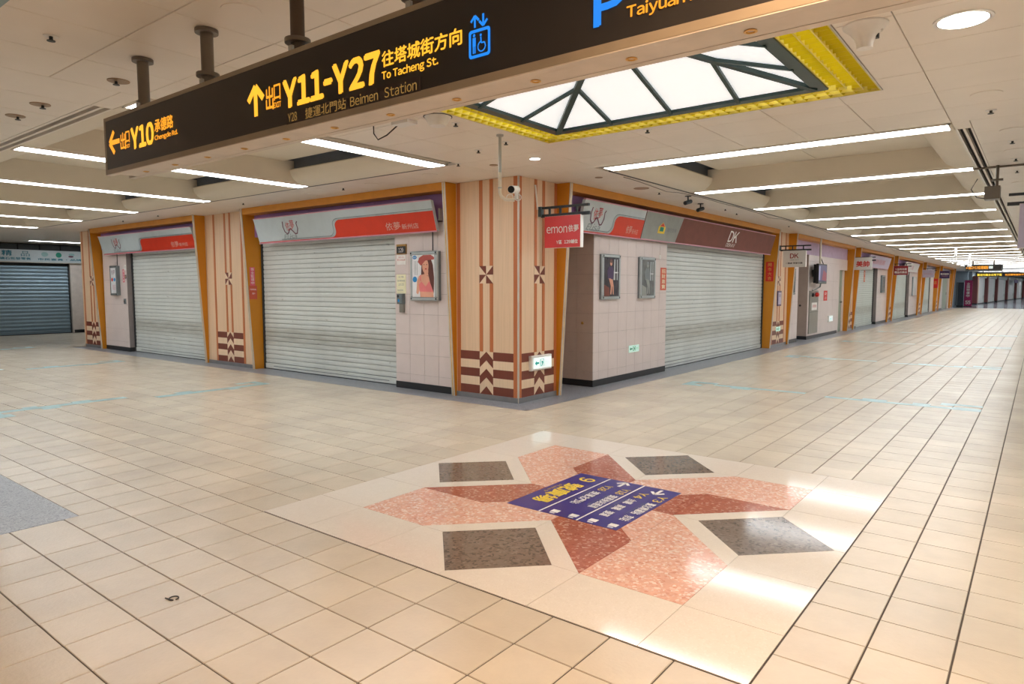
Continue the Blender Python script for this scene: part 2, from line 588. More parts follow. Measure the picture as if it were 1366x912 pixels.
def clip_cell(x, y):
    """cut a tile cell back to the mosaic and the granite borders: returns rectangles"""
    rects = [(x, x + T, y, y + T)]
    holes = [(MX0, MX1, MY0, MY1)]
    for h in holes:
        out = []
        for r in rects:
            a0, a1, b0, b1 = r
            if a1 <= h[0] + 1e-6 or a0 >= h[1] - 1e-6 or b1 <= h[2] + 1e-6 or b0 >= h[3] - 1e-6:
                out.append(r); continue
            if a0 < h[0]: out.append((a0, h[0], b0, b1)); a0 = h[0]
            if a1 > h[1]: out.append((h[1], a1, b0, b1)); a1 = h[1]
            if b0 < h[2]: out.append((a0, a1, b0, h[2]))
            if b1 > h[3]: out.append((a0, a1, h[3], b1))
        rects = out
    res = []
    for a0, a1, b0, b1 in rects:
        # granite quadrants
        if a0 < NWX and b1 > NWY and not (cx_ := False):
            if a1 <= NWX and b0 >= NWY: continue
            if a1 > NWX and b0 >= NWY: a0 = NWX
            elif a1 <= NWX and b0 < NWY: b1 = NWY
        if a0 < SWX and b0 < SWY:
            if a1 <= SWX and b1 <= SWY: continue
            if a1 > SWX and b1 <= SWY: a0 = SWX
            elif a1 <= SWX and b1 > SWY: b0 = SWY
        if a1 > NEX and b1 > NWY:
            if a0 >= NEX and b0 >= NWY: continue
            if a0 < NEX and b0 >= NWY: a1 = NEX
            elif a0 >= NEX: b1 = NWY
        if a1 > NEX and b0 < SEY:
            if a0 >= NEX and b1 <= SEY: continue
            if a0 < NEX and b1 <= SEY: a1 = NEX
            elif a0 >= NEX: b0 = SEY
        if a1 - a0 > 0.02 and b1 - b0 > 0.02:
            res.append((a0, a1, b0, b1))
    return res
full, part = [], []
for x, y in cells:
    if x < -19.6 and y > 6.3:
        rs = [(x, x + T, y, y + T)]
    else:
        rs = clip_cell(x, y)
    for r in rs:
        c = ((r[0] + r[1]) / 2, (r[2] + r[3]) / 2)
        (full if (r[1] - r[0] > 0.29 and r[3] - r[2] > 0.29) else part).append((math.hypot(*c), r, visible(*c)))
G = 0.0026
def tile_shape(mb, a0, a1, b0, b1, ch=0.002):
    """tile with a small worn edge"""
    a0 += G * 1.3; a1 -= G * 1.3; b0 += G; b1 -= G
    v = [(a0, b0, -0.004), (a1, b0, -0.004), (a1, b1, -0.004), (a0, b1, -0.004),
         (a0 + ch, b0 + ch, 0), (a1 - ch, b0 + ch, 0), (a1 - ch, b1 - ch, 0), (a0 + ch, b1 - ch, 0)]
    mb.add(v, [(4, 5, 6, 7)] + [(i, (i + 1) % 4, 4 + (i + 1) % 4, 4 + i) for i in range(4)])
proto_tile = MB()
tile_shape(proto_tile, 0, T, 0, T)
tile_me = proto_tile.mesh('floor_tile', M_TILE)
full.sort(key=lambda r: (not r[2], r[0]))
for d, r, vis in full[:300]:
    o = bpy.data.objects.new('floor_tile', tile_me)
    COL.objects.link(o)
    o.parent = floor
    o.location = (r[0], r[2], 0)
rest = MB()
for d, r, vis in full[300:] + part:
    tile_shape(rest, *r)
o = rest.build('floor_tiles', M_TILE, floor)
tag(o, kind='stuff')
# granite borders round the four corner blocks
def slab(a0, a1, b0, b1, m, name, z=0.0):
    mb = MB()
    mb.box(a0, a1, b0, b1, -0.0038, z)
    return mb.build(name, m, floor)
slab(-25.8 + 6.2, XF + 0.0, NWY, YF + 0.9, M_GRANITE, 'granite_border')
slab(XF - 0.95, NWX, YF + 0.0, 61, M_GRANITE, 'granite_border')
slab(XF, NWX, NWY, YF, M_GRANITE, 'granite_border')
slab(-25.8, SWX, YS - 0.5, SWY, M_GRANITE, 'granite_border')
slab(XF - 0.3, SWX, -7, YS - 0.5, M_GRANITE, 'granite_border')
slab(NEX, XE + 0.5, NWY, 61, M_GRANITE, 'granite_border')
slab(NEX, 6, YS - 0.5, SEY, M_GRANITE, 'granite_border')
slab(NEX, XE + 0.5, -7, YS - 0.5, M_GRANITE, 'granite_border')
# mosaic panel: four-fold star
a = 0.59
E_ = 1.65
q = 0.415
pieces = [
    ('pink', [(-2*a, a), (-2*a, 2*a), (-a, 2*a), (-a, a)]),
    ('pink', [(-2*a, a), (-a, a), (-a, 0)]),
    ('pink', [(-a, 0), (-a, a), (0, 0)]),
    ('red', [(-a, a), (-a, 2*a), (0, a)]),
    ('red', [(-a, a), (0, a), (0, 0)]),
    ('grey', [(-2*a - q, 0), (-2*a, q), (-2*a + q, 0), (-2*a, -q)]),
    ('white', [(-E_, -a), (-2*a, -a), (-2*a, -q), (-2*a - q, 0), (-E_, 0)]),
    ('white', [(-E_, a), (-E_, 0), (-2*a - q, 0), (-2*a, q), (-2*a, a)]),
    ('white', [(-2*a, -a), (-a, 0), (-2*a + q, 0), (-2*a, -q)]),
    ('white', [(-2*a, a), (-2*a, q), (-2*a + q, 0), (-a, 0)]),
    ('white', [(-E_, a), (-2*a, a), (-2*a, 2*a), (-E_, 2*a)]),
    ('white', [(-E_, -2*a), (-2*a, -2*a), (-2*a, -a), (-E_, -a)]),
    ('white', [(-E_, 2*a), (-2*a, 2*a), (-2*a, E_), (-E_, E_)]),
]
PM = dict(pink=M_PINK, red=M_RED, grey=M_GREYST, white=M_WHITE_SLAB)
for k in range(4):
    ca, sa = math.cos(k * math.pi / 2), math.sin(k * math.pi / 2)
    for kind, poly in pieces:
        mx = sum(p[0] for p in poly) / len(poly); my = sum(p[1] for p in poly) / len(poly)
        pts = []
        for u, v in poly:
            L = math.hypot(u - mx, v - my)
            f_ = 1 - 0.0019 / max(L, 0.05)
            u, v = mx + (u - mx) * f_, my + (v - my) * f_
            pts.append((CX + u * ca - v * sa, CY + u * sa + v * ca))
        MB().prism(pts, -0.004, 0.0004).build('mosaic_slab', PM[kind], floor)
# teal key-pattern inlays
def teal(a0, a1, b0, b1):
    MB().box(a0, a1, b0, b1, -0.003, 0.0007).build('teal_inlay', M_TEAL, floor)
for k, y in enumerate((10.0, 15.4, 20.8, 26.2)):
    teal(-4.41, -4.11, y, y + 0.15); teal(-4.41, -4.26, y + 0.15, y + 0.45); teal(-4.26, -3.96, y + 0.3, y + 0.45)
    teal(-3.96, -2.61, y + 0.17, y + 0.3); teal(-3.66, -3.36, y + 0.05, y + 0.17)
    teal(-2.31, -0.81, y + 0.02, y + 0.15); teal(-1.86, -1.56, y + 0.15, y + 0.28); teal(-1.26, -1.06, y + 0.15, y + 0.28)
    teal(-0.81, -0.51, y, y + 0.22); teal(-0.96, -0.81, y + 0.3, y + 0.5); teal(-0.81, -0.51, y + 0.36, y + 0.5)
for k, x in enumerate((-10.05, -15.3, -20.6)):
    teal(x, x + 0.15, 2.46, 4.02); teal(x + 0.3, x + 0.52, 2.44, 2.62); teal(x + 0.15, x + 0.3, 2.46, 2.56)
    teal(x - 0.1, x, 2.84, 3.0); teal(x + 0.15, x + 0.28, 2.98, 3.18); teal(x - 0.1, x, 3.4, 3.62)
    teal(x + 0.32, x + 0.47, 4.30, 6.02); teal(x + 0.2, x + 0.32, 4.62, 4.86); teal(x + 0.47, x + 0.57, 5.3, 5.46)
    teal(x + 0.02, x + 0.14, 5.66, 6.02); teal(x + 0.14, x + 0.32, 5.88, 6.02)
# the dark polished floor of the hall beyond the long corridor
pf = MB().box(-14, 8, 61.0, 128, -0.12, 0.0).build('floor_beyond', M_POLISH)
tag(pf, 'dark polished floor beyond the end of the long corridor', 'floor', kind='structure')

# blue direction sticker on the mosaic
st = thing('floor_sticker', 'dark blue wayfinding sticker with yellow and white lettering on the floor mosaic', 'floor sticker', (CX, CY, 0.0004))
MB().box(-2.91, -2.03, 3.665, 4.645, 0.0004, 0.0016).build('sheet', M_STICKER, st)
ZS = 0.0021
def smap(xb, xt, ya, yb):
    """text runs from ya to yb (towards -Y), from xb (bottom) to xt (top, +X)"""
    return lambda u, v: (xb + (xt - xb) * v, ya + (yb - ya) * u, ZS)
def line_s(a0, a1, b0, b1, m, nm='print'):
    mb = MB(); mb.add([(a0, b0, ZS), (a1, b0, ZS), (a1, b1, ZS), (a0, b1, ZS)], [(0, 1, 2, 3)]); return flat_mesh(nm, mb, m, st)
line_s(-2.637, -2.625, 3.665, 4.645, M_INKW, 'rule_line'); line_s(-2.336, -2.324, 3.665, 4.645, M_INKW, 'rule_line')
letters('lettering', '9', smap(-2.83, -2.70, 4.55, 4.46), M_YELPRINT, st, 0.02)
for i, ch in enumerate('號廣場'):
    letters('lettering', ch, smap(-2.83, -2.69, 4.36 - 0.176 * i, 4.36 - 0.176 * i - 0.165), M_YELPRINT, st, 0.025)
letters('lettering', 'Plaza 9', smap(-2.875, -2.845, 4.28, 4.06), M_YELPRINT, st)
rows = [(-2.09, 'Y3', '臺北轉運站．京站', 'Taipei Bus Station, Qsquare'), (-2.24, 'Y4', '台鐵．高鐵．捷運', 'TRA, HSR, MRT'),
        (-2.39, 'Y18', '捷運後站通道', 'MRT passage'), (-2.54, 'Y28', '捷運北門站', 'Beimen Station')]
for xr, code, name, eng in rows:
    letters('lettering', code, smap(xr - 0.03, xr + 0.035, 4.47, 4.33), M_YELPRINT, st, 0.01)
    ye, cur = (3.85 if len(name) > 6 else 3.95), 0
    stp = (4.28 - ye) / len(name)
    for word in name.split('．'):
        letters('lettering', word, smap(xr - 0.03, xr + 0.04, 4.28 - stp * cur, 4.28 - stp * (cur + len(word))), M_INKW, st, 0.015)
        cur += len(word) + 1
    letters('lettering', eng, smap(xr - 0.058, xr - 0.038, 4.27, 3.98), M_INKG, st)
    line_s(xr - 0.03, xr + 0.03, 3.71, 3.76, M_INKW, 'pictogram'); line_s(xr - 0.02, xr + 0.02, 3.685, 3.70, M_INKW, 'pictogram')
def arrow_pts(cx, cy, L, dirx, diry):
    """bold arrow as three bars, tip along (dirx,diry)"""
    mb = MB()
    w = L * 0.2
    px, py = -diry, dirx
    def quad(ax, ay, bx, by):
        dx, dy = bx - ax, by - ay
        l = math.hypot(dx, dy); nx, ny = -dy / l * w / 2, dx / l * w / 2
        mb.add([(ax + nx, ay + ny, ZS), (bx + nx, by + ny, ZS), (bx - nx, by - ny, ZS), (ax - nx, ay - ny, ZS)], [(0, 1, 2, 3)])
    tx, ty = cx + dirx * L / 2, cy + diry * L / 2
    quad(cx - dirx * L / 2, cy - diry * L / 2, tx, ty)
    for sg in (-1, 1):
        quad(tx + dirx * w * 0.3, ty + diry * w * 0.3, tx - dirx * L * 0.42 + sg * px * L * 0.42, ty - diry * L * 0.42 + sg * py * L * 0.42)
    return mb
flat_mesh('arrow', arrow_pts(-2.48, 4.56, 0.12, 0, 1), M_INKW, st)
flat_mesh('arrow', arrow_pts(-2.17, 4.555, 0.12, 0, -1), M_INKW, st)
# a little wire ring lying on the tiles
rg = MB()
rg.tube([(-3.28 + 0.022 * math.cos(t * 0.3), 1.50 + 0.022 * math.sin(t * 0.3), 0.004) for t in range(20)] + [(-3.315, 1.475, 0.004)], 0.003, 6)
tag(rg.build('wire_ring', M_RUBBER, org=(-3.28, 1.5, 0)), 'small dark wire ring lying loose on the beige floor tiles', 'ring')
# ================================================================== CEILING
ceil = MB().box(-27, 8, -9, 128, 3.40, 3.6).build('ceiling', M_DARKSLAB)
tag(ceil, 'panelled ceiling with light coffers over the mall corridors', 'ceiling', kind='structure')
PP = 0.592
CX0, CX1, CY0, CY1 = CX - 5 * PP, CX + 5 * PP, CY - 5 * PP, CY + 5 * PP      # crossing
TH = 0.03
def cpanel(a0, a1, b0, b1, mb=None, gap=0.0022):
    own = mb is None
    mb = mb or MB()
    a0 += gap; a1 -= gap; b0 += gap; b1 -= gap
    c = 0.003
    v = [(a0, b0, ZC + TH), (a1, b0, ZC + TH), (a1, b1, ZC + TH), (a0, b1, ZC + TH),
         (a0, b0, ZC + c), (a1, b0, ZC + c), (a1, b1, ZC + c), (a0, b1, ZC + c),
         (a0 + c, b0 + c, ZC), (a1 - c, b0 + c, ZC), (a1 - c, b1 - c, ZC), (a0 + c, b1 - c, ZC)]
    f = [(0, 1, 2, 3), (11, 10, 9, 8)]
    for k in (0, 4):
        for i in range(4):
            j = (i + 1) % 4
            f.append((k + i, k + 4 + i, k + 4 + j, k + j))
    mb.add(v, f)
    if own:
        return mb.build('ceiling_panel', M_CEIL, ceil)
for i in range(10):
    for j in range(10):
        x, y = CX0 + PP * i, CY0 + PP * j
        h = 1.4845
        r = (x, x + PP, y, y + PP)
        if r[1] <= CX - h or r[0] >= CX + h or r[3] <= CY - h or r[2] >= CY + h:
            cpanel(*r); continue
        a0, a1, b0, b1 = r
        if a0 < CX - h and b0 < CY - h or a0 < CX - h and b1 > CY + h or a1 > CX + h and b0 < CY - h or a1 > CX + h and b1 > CY + h:
            # L-shaped corner panel
            sx, sy = (CX - h, 1) if a0 < CX - h else (CX + h, -1), (CY - h, 1) if b0 < CY - h else (CY + h, -1)
            ox, ix = (a0, a1) if sx[1] > 0 else (a1, a0)
            oy, iy = (b0, b1) if sy[1] > 0 else (b1, b0)
            g = 0.0022
            pts = [(ox + g * sx[1], oy + g * sy[1]), (ix - g * sx[1], oy + g * sy[1]), (ix - g * sx[1], sy[0] - g * sy[1]), (sx[0] - g * sx[1], sy[0] - g * sy[1]), (sx[0] - g * sx[1], iy - g * sy[1]), (ox + g * sx[1], iy - g * sy[1])]
            MB().prism(pts, ZC, ZC + TH).build('ceiling_panel', M_CEIL, ceil); continue
        if a0 < CX - h: cpanel(a0, CX - h, b0, b1)
        elif a1 > CX + h: cpanel(CX + h, a1, b0, b1)
        elif b0 < CY - h: cpanel(a0, a1, b0, CY - h)
        elif b1 > CY + h: cpanel(a0, a1, CY + h, b1)
# soffit panels along the facades
far_p = MB()
RL0, RL1 = -4.295, -0.69        # coffer zone of the long corridor (x)
LL0, LL1 = 2.42, 5.925          # coffer zone of the left corridor (y)
y = CY1
while y < YEND + 1:
    for x0, x1 in ((XF - 1.0, -4.31), (-0.555, XE + 0.6)):
        if y < 26: cpanel(x0, x1, y, y + PP)
        else: cpanel(x0, x1, y, y + PP, far_p)
    y += PP
x = CX0
while x > -19.7:
    for y0, y1 in ((5.94, YF + 0.35), (YS - 0.3, 2.25)):
        cpanel(x - PP, x, y0, y1)
    x -= PP
while x > XEND - 0.5:
    cpanel(x - PP, x, 5.94, 14, far_p); cpanel(x - PP, x, YS - 0.3, 2.25, far_p)
    x -= PP
# behind the photographer: the same soffits, plainer
for a0, a1, b0, b1 in ((XF - 0.3, -4.31, -8, CY0), (-0.555, XE + 0.3, -8, CY0), (CX1, 7, 5.94, YF + 0.3), (CX1, 7, YS - 0.3, 2.38)):
    far_p.box(a0, a1, b0, b1, ZC, ZC + TH)
tag(far_p.build('ceiling_panels_distant', M_CEIL, ceil), kind='stuff')
# slot strips beside the coffers
def slot_y(x0, x1, y0, y1):
    w = (x1 - x0)
    MB().box(x0, x1, y0, y1, ZC + 0.04, ZC + 0.06).build('slot_back', M_BLACK, ceil)
    for p, q_ in ((0.0, 0.16), (0.44, 0.60), (0.88, 1.0)):
        MB().box(x0 + w * p, x0 + w * q_, y0, y1, ZC - 0.002, ZC + 0.05).build('slot_bar', M_CEIL if p else M_TRIM, ceil)
def slot_x(y0, y1, x0, x1):
    w = (y1 - y0)
    MB().box(x0, x1, y0, y1, ZC + 0.04, ZC + 0.06).build('slot_back', M_BLACK, ceil)
    for p, q_ in ((0.0, 0.16), (0.44, 0.60), (0.88, 1.0)):
        MB().box(x0, x1, y0 + w * p, y0 + w * q_, ZC - 0.002, ZC + 0.05).build('slot_bar', M_CEIL, ceil)
slot_y(-0.69, -0.555, 7.46, YEND)
slot_x(2.25, 2.42, XEND, -5.99)
cpanel(-0.69, -0.555, CY1, 7.46); cpanel(-5.99, CX0, 2.25, 2.42)
MB().box(-4.312, -4.294, 7.45, YEND, ZC + 0.01, ZC + 0.03).build('shadow_gap', M_BLACK, ceil)
MB().box(-4.296, -4.262, 7.45, YEND, ZC - 0.004, ZC + 0.02).build('slot_bar', M_RAIL, ceil)
MB().box(-19.6, -5.86, 5.915, 5.942, ZC - 0.003, ZC + 0.03).build('slot_bar', M_RAIL, ceil)
# cove mouldings (bullnose) along both sides of the coffers
prof = [(0.0, 0.0), (0.14, 0.001), (0.22, 0.018), (0.285, 0.055), (0.33, 0.11), (0.35, 0.175), (0.338, 0.19), (0.0, 0.19)]
def cove(along, edge, sgn, s0, s1):
    pts = [(edge + sgn * p, ZC + z) for p, z in prof]
    mb = MB()
    if along == 'y':
        mb.prism(pts, s0, s1, 'y')
    else:
        mb.prism(pts, s0, s1, 'x')
    o = mb.build('cove_moulding', M_COFFER, ceil)
    for p in o.data.polygons: p.use_smooth = True
    o.data.set_sharp_from_angle(angle=R(50))
for a0, a1 in ((-4.03, -3.99), (-0.962, -0.922)):  # sheets added behind the lips to give the shaded gap its grey
    MB().box(a0, a1, 7.17, YEND, ZC + 0.12, 3.40).build('cove_shade', M_COVESHADE, ceil)
for b0, b1 in ((5.64, 5.68), (2.655, 2.695)):
    MB().box(-19.6, -5.58, b0, b1, ZC + 0.12, 3.40).build('cove_shade', M_COVESHADE, ceil)
cove('y', -4.262, 1, 7.17, YEND); cove('y', -0.69, -1, 7.17, YEND)
cove('x', 5.915, -1, -19.6, -5.58); cove('x', 2.42, 1, -19.6, -5.58)
# beams with fluorescent strips, and the coffer panels between them
LPR = [7.30 + 2.69 * k for k in range(21)]
LPL = [-5.71 - 2.68 * k for k in range(6)]
HB = 0.15
def strip(name, x0, x1, y0, y1, label, group, lit=True):
    c = ((x0 + x1) / 2, (y0 + y1) / 2, ZC)
    t = thing(name, label, 'light strip', c, group)
    MB().box(x0 + 0.02, x1 - 0.02, y0 + 0.02, y1 - 0.02, ZC - 0.003, ZC + 0.02).build('diffuser', M_STRIP if lit else M_RAIL, t)
    fr = MB()
    fr.box(x0, x1, y0, y0 + 0.02, ZC - 0.006, ZC + 0.02); fr.box(x0, x1, y1 - 0.02, y1, ZC - 0.006, ZC + 0.02)
    fr.box(x0, x0 + 0.02, y0, y1, ZC - 0.006, ZC + 0.02); fr.box(x1 - 0.02, x1, y0, y1, ZC - 0.006, ZC + 0.02)
    if not lit:
        fr.box(x0, x1, y1 - 0.045, y1, ZC - 0.03, ZC)
    fr.build('frame', M_CEIL if lit else M_STRIPOFF, t)
    return t
for k, y in enumerate(LPR):
    MB().box(-4.25, -0.70, y - HB, y + HB, ZC + 0.02, 3.27).build('ceiling_beam', M_COFFER, ceil)
    strip('light_strip', -4.23, -0.70, y - 0.14, y + 0.14, 'long white fluorescent light strip across the long corridor lined with yellow-finned pillars', 'light strips of the long corridor')
    y1 = y + 2.69 - HB
    MB().box(-3.83, -2.47, y + HB + 0.004, y1 - 0.004, 3.25, 3.27).build('coffer_panel', M_COFFER, ceil)
    MB().box(-2.462, -1.09, y + HB + 0.004, y1 - 0.004, 3.25, 3.27).build('coffer_panel', M_COFFER, ceil)
for k, x in enumerate(LPL):
    MB().box(x - HB, x + HB, 2.43, 5.91, ZC + 0.02, 3.27).build('ceiling_beam', M_COFFER, ceil)
    strip('light_strip', x - 0.14, x + 0.14, 2.43, 5.90, 'long white fluorescent light strip over the side corridor with the blue steel shutter', 'light strips of the side corridor')
    x1 = x - 2.68 + HB
    if k < 5:
        MB().box(x1 + 0.004, x - HB - 0.004, 4.16, 5.48, 3.25, 3.27).build('coffer_panel', M_COFFER, ceil)
        MB().box(x1 + 0.004, x - HB - 0.004, 2.85, 4.152, 3.25, 3.27).build('coffer_panel', M_COFFER, ceil)
# end zone of the side corridor: flat pale ceiling
MB().box(XEND - 0.3, -19.3, 2.42, 5.94, ZC + 0.0, ZC + TH).build('ceiling_panel', M_CEIL, ceil)
strip('light_strip', -24.6, -24.35, 7.3, 10.0, 'lone fluorescent strip in front of the blue steel shutter', 'light strip at the steel shutter')
# corridors behind the photographer (same coffers; they light the foreground)
MB().box(-4.3, -0.55, -8, CY0, 3.25, 3.27).build('coffer_panel', M_COFFER, ceil)
MB().box(CX1, 7, 2.38, 5.94, 3.25, 3.27).build('coffer_panel', M_COFFER, ceil)
strip('light_strip', -4.6, -0.70, 0.88, 1.19, 'switched-off light strip with a blue-grey edge on the near ceiling', 'unlit light strip', lit=False)
for y in (-4.35,):  # unseen strip, added to light the foreground
    strip('light_strip', -4.23, -0.70, y - 0.14, y + 0.14, 'added unseen fluorescent strip in the corridor behind the viewpoint', 'added light strips behind the viewpoint')
for x in (1.2, 3.9):  # out of view, added for light from the side
    strip('light_strip', x - 0.14, x + 0.14, 2.43, 5.90, 'added unseen fluorescent strip in the corridor beside the viewpoint', 'added light strips beside the viewpoint')
# far hall ceiling
MB().box(-14, 8, YEND + 1.2, 128, ZC + 0.02, ZC + 0.05).build('ceiling_panel', M_CEIL, ceil)
for y in (66.5, 70, 74, 78, 82, 87, 92, 98, 104, 110, 116):  # strips added to brighten the far hall and its shop row
    strip('light_strip', -4.5 if y < 76 else -1.6, 4, y, y + 0.4, 'added light strip brightening the hall beyond the long corridor', 'added light strips of the far hall')

# ------------------------------------------------------------------ luminous skylight
sk = thing('skylight', 'luminous pyramid skylight with dark green bars and a ring of yellow louvres', 'skylight', (CX, CY, ZC))
HW = 1.115
APEX = ZC + 0.345
def sp(u, v):
    """point on the pyramid over plan offset (u,v)"""
    return (CX + u, CY + v, APEX - (APEX - ZC) * max(abs(u), abs(v)) / HW)
def bar(mb, p, q_, w, h):
    p, q_ = Vector(p), Vector(q_)
    d = (q_ - p).normalized()
    s_ = d.cross(Vector((0, 0, 1))).normalized() * (w / 2)
    n = Vector((0, 0, -h))
    v = [p - s_, p + s_, q_ + s_, q_ - s_]
    mb.add([tuple(x) for x in v] + [tuple(x + n) for x in v], [(0, 1, 2, 3), (7, 6, 5, 4), (0, 4, 5, 1), (1, 5, 6, 2), (2, 6, 7, 3), (3, 7, 4, 0)])
for k in range(4):
    ca, sa = round(math.cos(k * math.pi / 2)), round(math.sin(k * math.pi / 2))
    def rt(u, v): return sp(u * ca - v * sa, u * sa + v * ca)
    def rf(u, v, z): return (CX + u * ca - v * sa, CY + u * sa + v * ca, z)
    mb = MB(); bar(mb, rt(HW, HW), rt(0.02, 0.02), 0.05, 0.03); mb.build('hip_rafter', M_GREENFR, sk)
    for t in (-0.5, 0.0, 0.5):
        mb = MB(); bar(mb, rt(t * HW, HW), rt(t * HW, max(abs(t) * HW, 0.02)), 0.03, 0.025); mb.build('rafter', M_GREENFR, sk)
    # perimeter bar
    mb = MB()
    o0, o1 = HW - 0.02, HW + 0.07
    vs = [rf(-o1, o1, ZC - 0.015), rf(o1, o1, ZC - 0.015), rf(o0, o0, ZC - 0.015), rf(-o0, o0, ZC - 0.015)]
    mb.add(vs + [(x, y, z + 0.06) for x, y, z in vs], [(3, 2, 1, 0), (4, 5, 6, 7), (0, 1, 5, 4), (1, 2, 6, 5), (2, 3, 7, 6), (3, 0, 4, 7)])
    mb.build('perimeter_bar', M_GREENFR, sk)
    # panes
    h2 = 0.5 * HW
    for poly in ([(-HW, HW), (-h2, HW), (-h2, h2)], [(-h2, HW), (0, HW), (0, 0), (-h2, h2)], [(0, HW), (h2, HW), (h2, h2), (0, 0)], [(h2, HW), (HW, HW), (h2, h2)]):
        mb = MB()
        p3 = [rt(u, v) for u, v in poly]
        n = len(p3)
        mb.add([(x, y, z + 0.004) for x, y, z in p3] + [(x, y, z + 0.012) for x, y, z in p3], [tuple(range(n)), tuple(range(2 * n - 1, n - 1, -1))] + [(i, n + i, n + (i + 1) % n, (i + 1) % n) for i in range(n)])
        mb.build('pane', M_PANE, sk)
    # louvre trough on this side: i0..i1 ring, tube above, yellow slats below
    i0, i1 = HW + 0.075, 1.472
    mb = MB()
    v = [rf(-i1, i1, ZC + 0.16), rf(i1, i1, ZC + 0.16), rf(i0, i0, ZC + 0.16), rf(-i0, i0, ZC + 0.16)]
    mb.add(v + [(x, y, z + 0.01) for x, y, z in v], [(0, 1, 2, 3), (7, 6, 5, 4)])
    mb.build('reflector', M_PLASTIC, sk)
    mb = MB(); mb.tube([rf(-1.25, 1.30, ZC + 0.115), rf(1.25, 1.30, ZC + 0.115)], 0.018, 8); mb.build('fluorescent_tube', M_TUBE, sk)
    for w_ in (0, 1, 2, 3):
        r_ = i0 + (i1 - i0) * w_ / 3
        mb = MB()
        p0, p1 = rf(-r_, r_, ZC - 0.004), rf(r_, r_, ZC - 0.004)
        e = Vector(rf(0, 0.004, 0)) - Vector(rf(0, 0, 0))
        vs = [tuple(Vector(p0) - e), tuple(Vector(p1) - e), tuple(Vector(p1) + e), tuple(Vector(p0) + e)]
        mb.add(vs + [(x, y, z + 0.07) for x, y, z in vs], [(3, 2, 1, 0), (4, 5, 6, 7), (0, 1, 5, 4), (1, 2, 6, 5), (2, 3, 7, 6), (3, 0, 4, 7)])
        mb.build('louvre_rail', M_LOUV_LIT, sk)
    ns = 33
    for t in range(ns):
        u = -1.40 + 2.8 * t / (ns - 1)
        v0 = max(i0, abs(u))
        mb = MB()
        p0, p1 = rf(u, v0, ZC), rf(u, i1, ZC)
        e = Vector(rf(0.003, 0, 0)) - Vector(rf(0, 0, 0))
        b_ = Vector(rf(0.02, 0, 0)) - Vector(rf(0, 0, 0))
        top = Vector((0, 0, 0.05))
        lo = [Vector(p0) - e, Vector(p1) - e, Vector(p1) + e, Vector(p0) + e]
        hi = [x_ + top + b_ for x_ in lo]
        mb.add([tuple(x_) for x_ in lo + hi], [(3, 2, 1, 0), (4, 5, 6, 7), (0, 1, 5, 4), (1, 2, 6, 5), (2, 3, 7, 6), (3, 0, 4, 7)])
        mb.build('louvre_slat', M_LOUV, sk)
    mb = MB()
    vs = [rf(-1.484, 1.484, ZC - 0.004), rf(1.484, 1.484, ZC - 0.004), rf(1.474, 1.474, ZC - 0.004), rf(-1.474, 1.474, ZC - 0.004)]
    mb.add(vs + [(x, y, z + 0.17) for x, y, z in vs], [(3, 2, 1, 0), (4, 5, 6, 7), (0, 1, 5, 4), (1, 2, 6, 5), (2, 3, 7, 6), (3, 0, 4, 7)])
    mb.build('outer_trim', M_TRIM, sk)

# ------------------------------------------------------------------ recessed lamps and ceiling fittings
def downlight(x, y, r, label, lens, watts=0, col=WARM, group=None):
    t = thing('downlight', label, 'downlight', (x, y, ZC), group)
    MB().lathe((x, y, ZC), [(r * 1.12, -0.006), (r * 1.12, 0.0), (r, 0.0), (r, -0.006)], 28).build('trim_ring', M_PLASTIC, t)
    MB().lathe((x, y, ZC), [(0.01, -0.009), (r * 0.9, -0.009), (r * 0.97, -0.004), (r, 0.0), (0.01, 0.0)], 28).build('lens', lens, t)
    if watts:
        ld = bpy.data.lights.new('lamp', 'AREA')
        ld.shape = 'DISK'; ld.size = r * 2; ld.energy = watts; ld.color = col; ld.spread = R(150)
        lo = bpy.data.objects.new('lamp', ld)
        COL.objects.link(lo); lo.parent = t; lo.location = (0, 0, -0.02)
    return t
downlight(-0.40, 4.45, 0.125, 'glowing warm recessed downlight beside the skylight', M_DOWN, WARM_W)
downlight(-4.52, 6.20, 0.06, 'small white lit downlight above the corner pillar', M_DOWNS, 2.0, (0.9, 0.95, 1.0))
for x, y in ((-0.40, 1.5), (-0.40, -0.6)):
    downlight(x, y, 0.125, 'warm recessed downlight on the ceiling behind the hanging sign', M_DOWN, WARM_W * 2.2, group='warm downlights behind the hanging sign')
def disc(x, y, r, m, label, group):
    t = thing('round_fitting', label, 'ceiling fitting', (x, y, ZC), group)
    MB().lathe((x, y, ZC), [(r, -0.005), (r * 1.02, -0.002), (r * 1.02, 0.0), (r * 0.5, 0.0), (r * 0.5, -0.003), (r * 0.93, -0.003)], 28).build('ring', M_CEIL if m is M_OPAL else m, t)
    MB().lathe((x, y, ZC), [(0.01, -0.004), (r * 0.9, -0.0035), (r * 0.93, -0.001), (0.01, 0.0)], 28).build('cover', m if m is M_OPAL else M_RAIL, t)
LB = 'unlit round cream light cover flush with the ceiling'
for x, y in ((-0.39, 6.23), (-0.27, 7.76), (-0.28, 8.91), (-0.29, 11.67), (-0.29, 13.4), (-7.41, 6.31), (-6.21, 6.25), (-8.94, 6.37), (-10.13, 6.34), (-3.35, 2.0), (-12.4, 6.35), (-4.62, 14.6)):
    disc(x, y, 0.10, M_OPAL, LB, 'unlit round light covers')
for x, y, r in ((-4.63, 7.77, 0.05), (-5.14, 6.23, 0.05)):
    disc(x, y, r, M_BRONZE, 'small brass-coloured ceiling ring near the corner pillar', 'brass ceiling rings')
disc(-4.64, 8.99, 0.11, M_BRONZE, 'large brass-edged round fitting above the pale and grey signboards', 'brass round fitting')
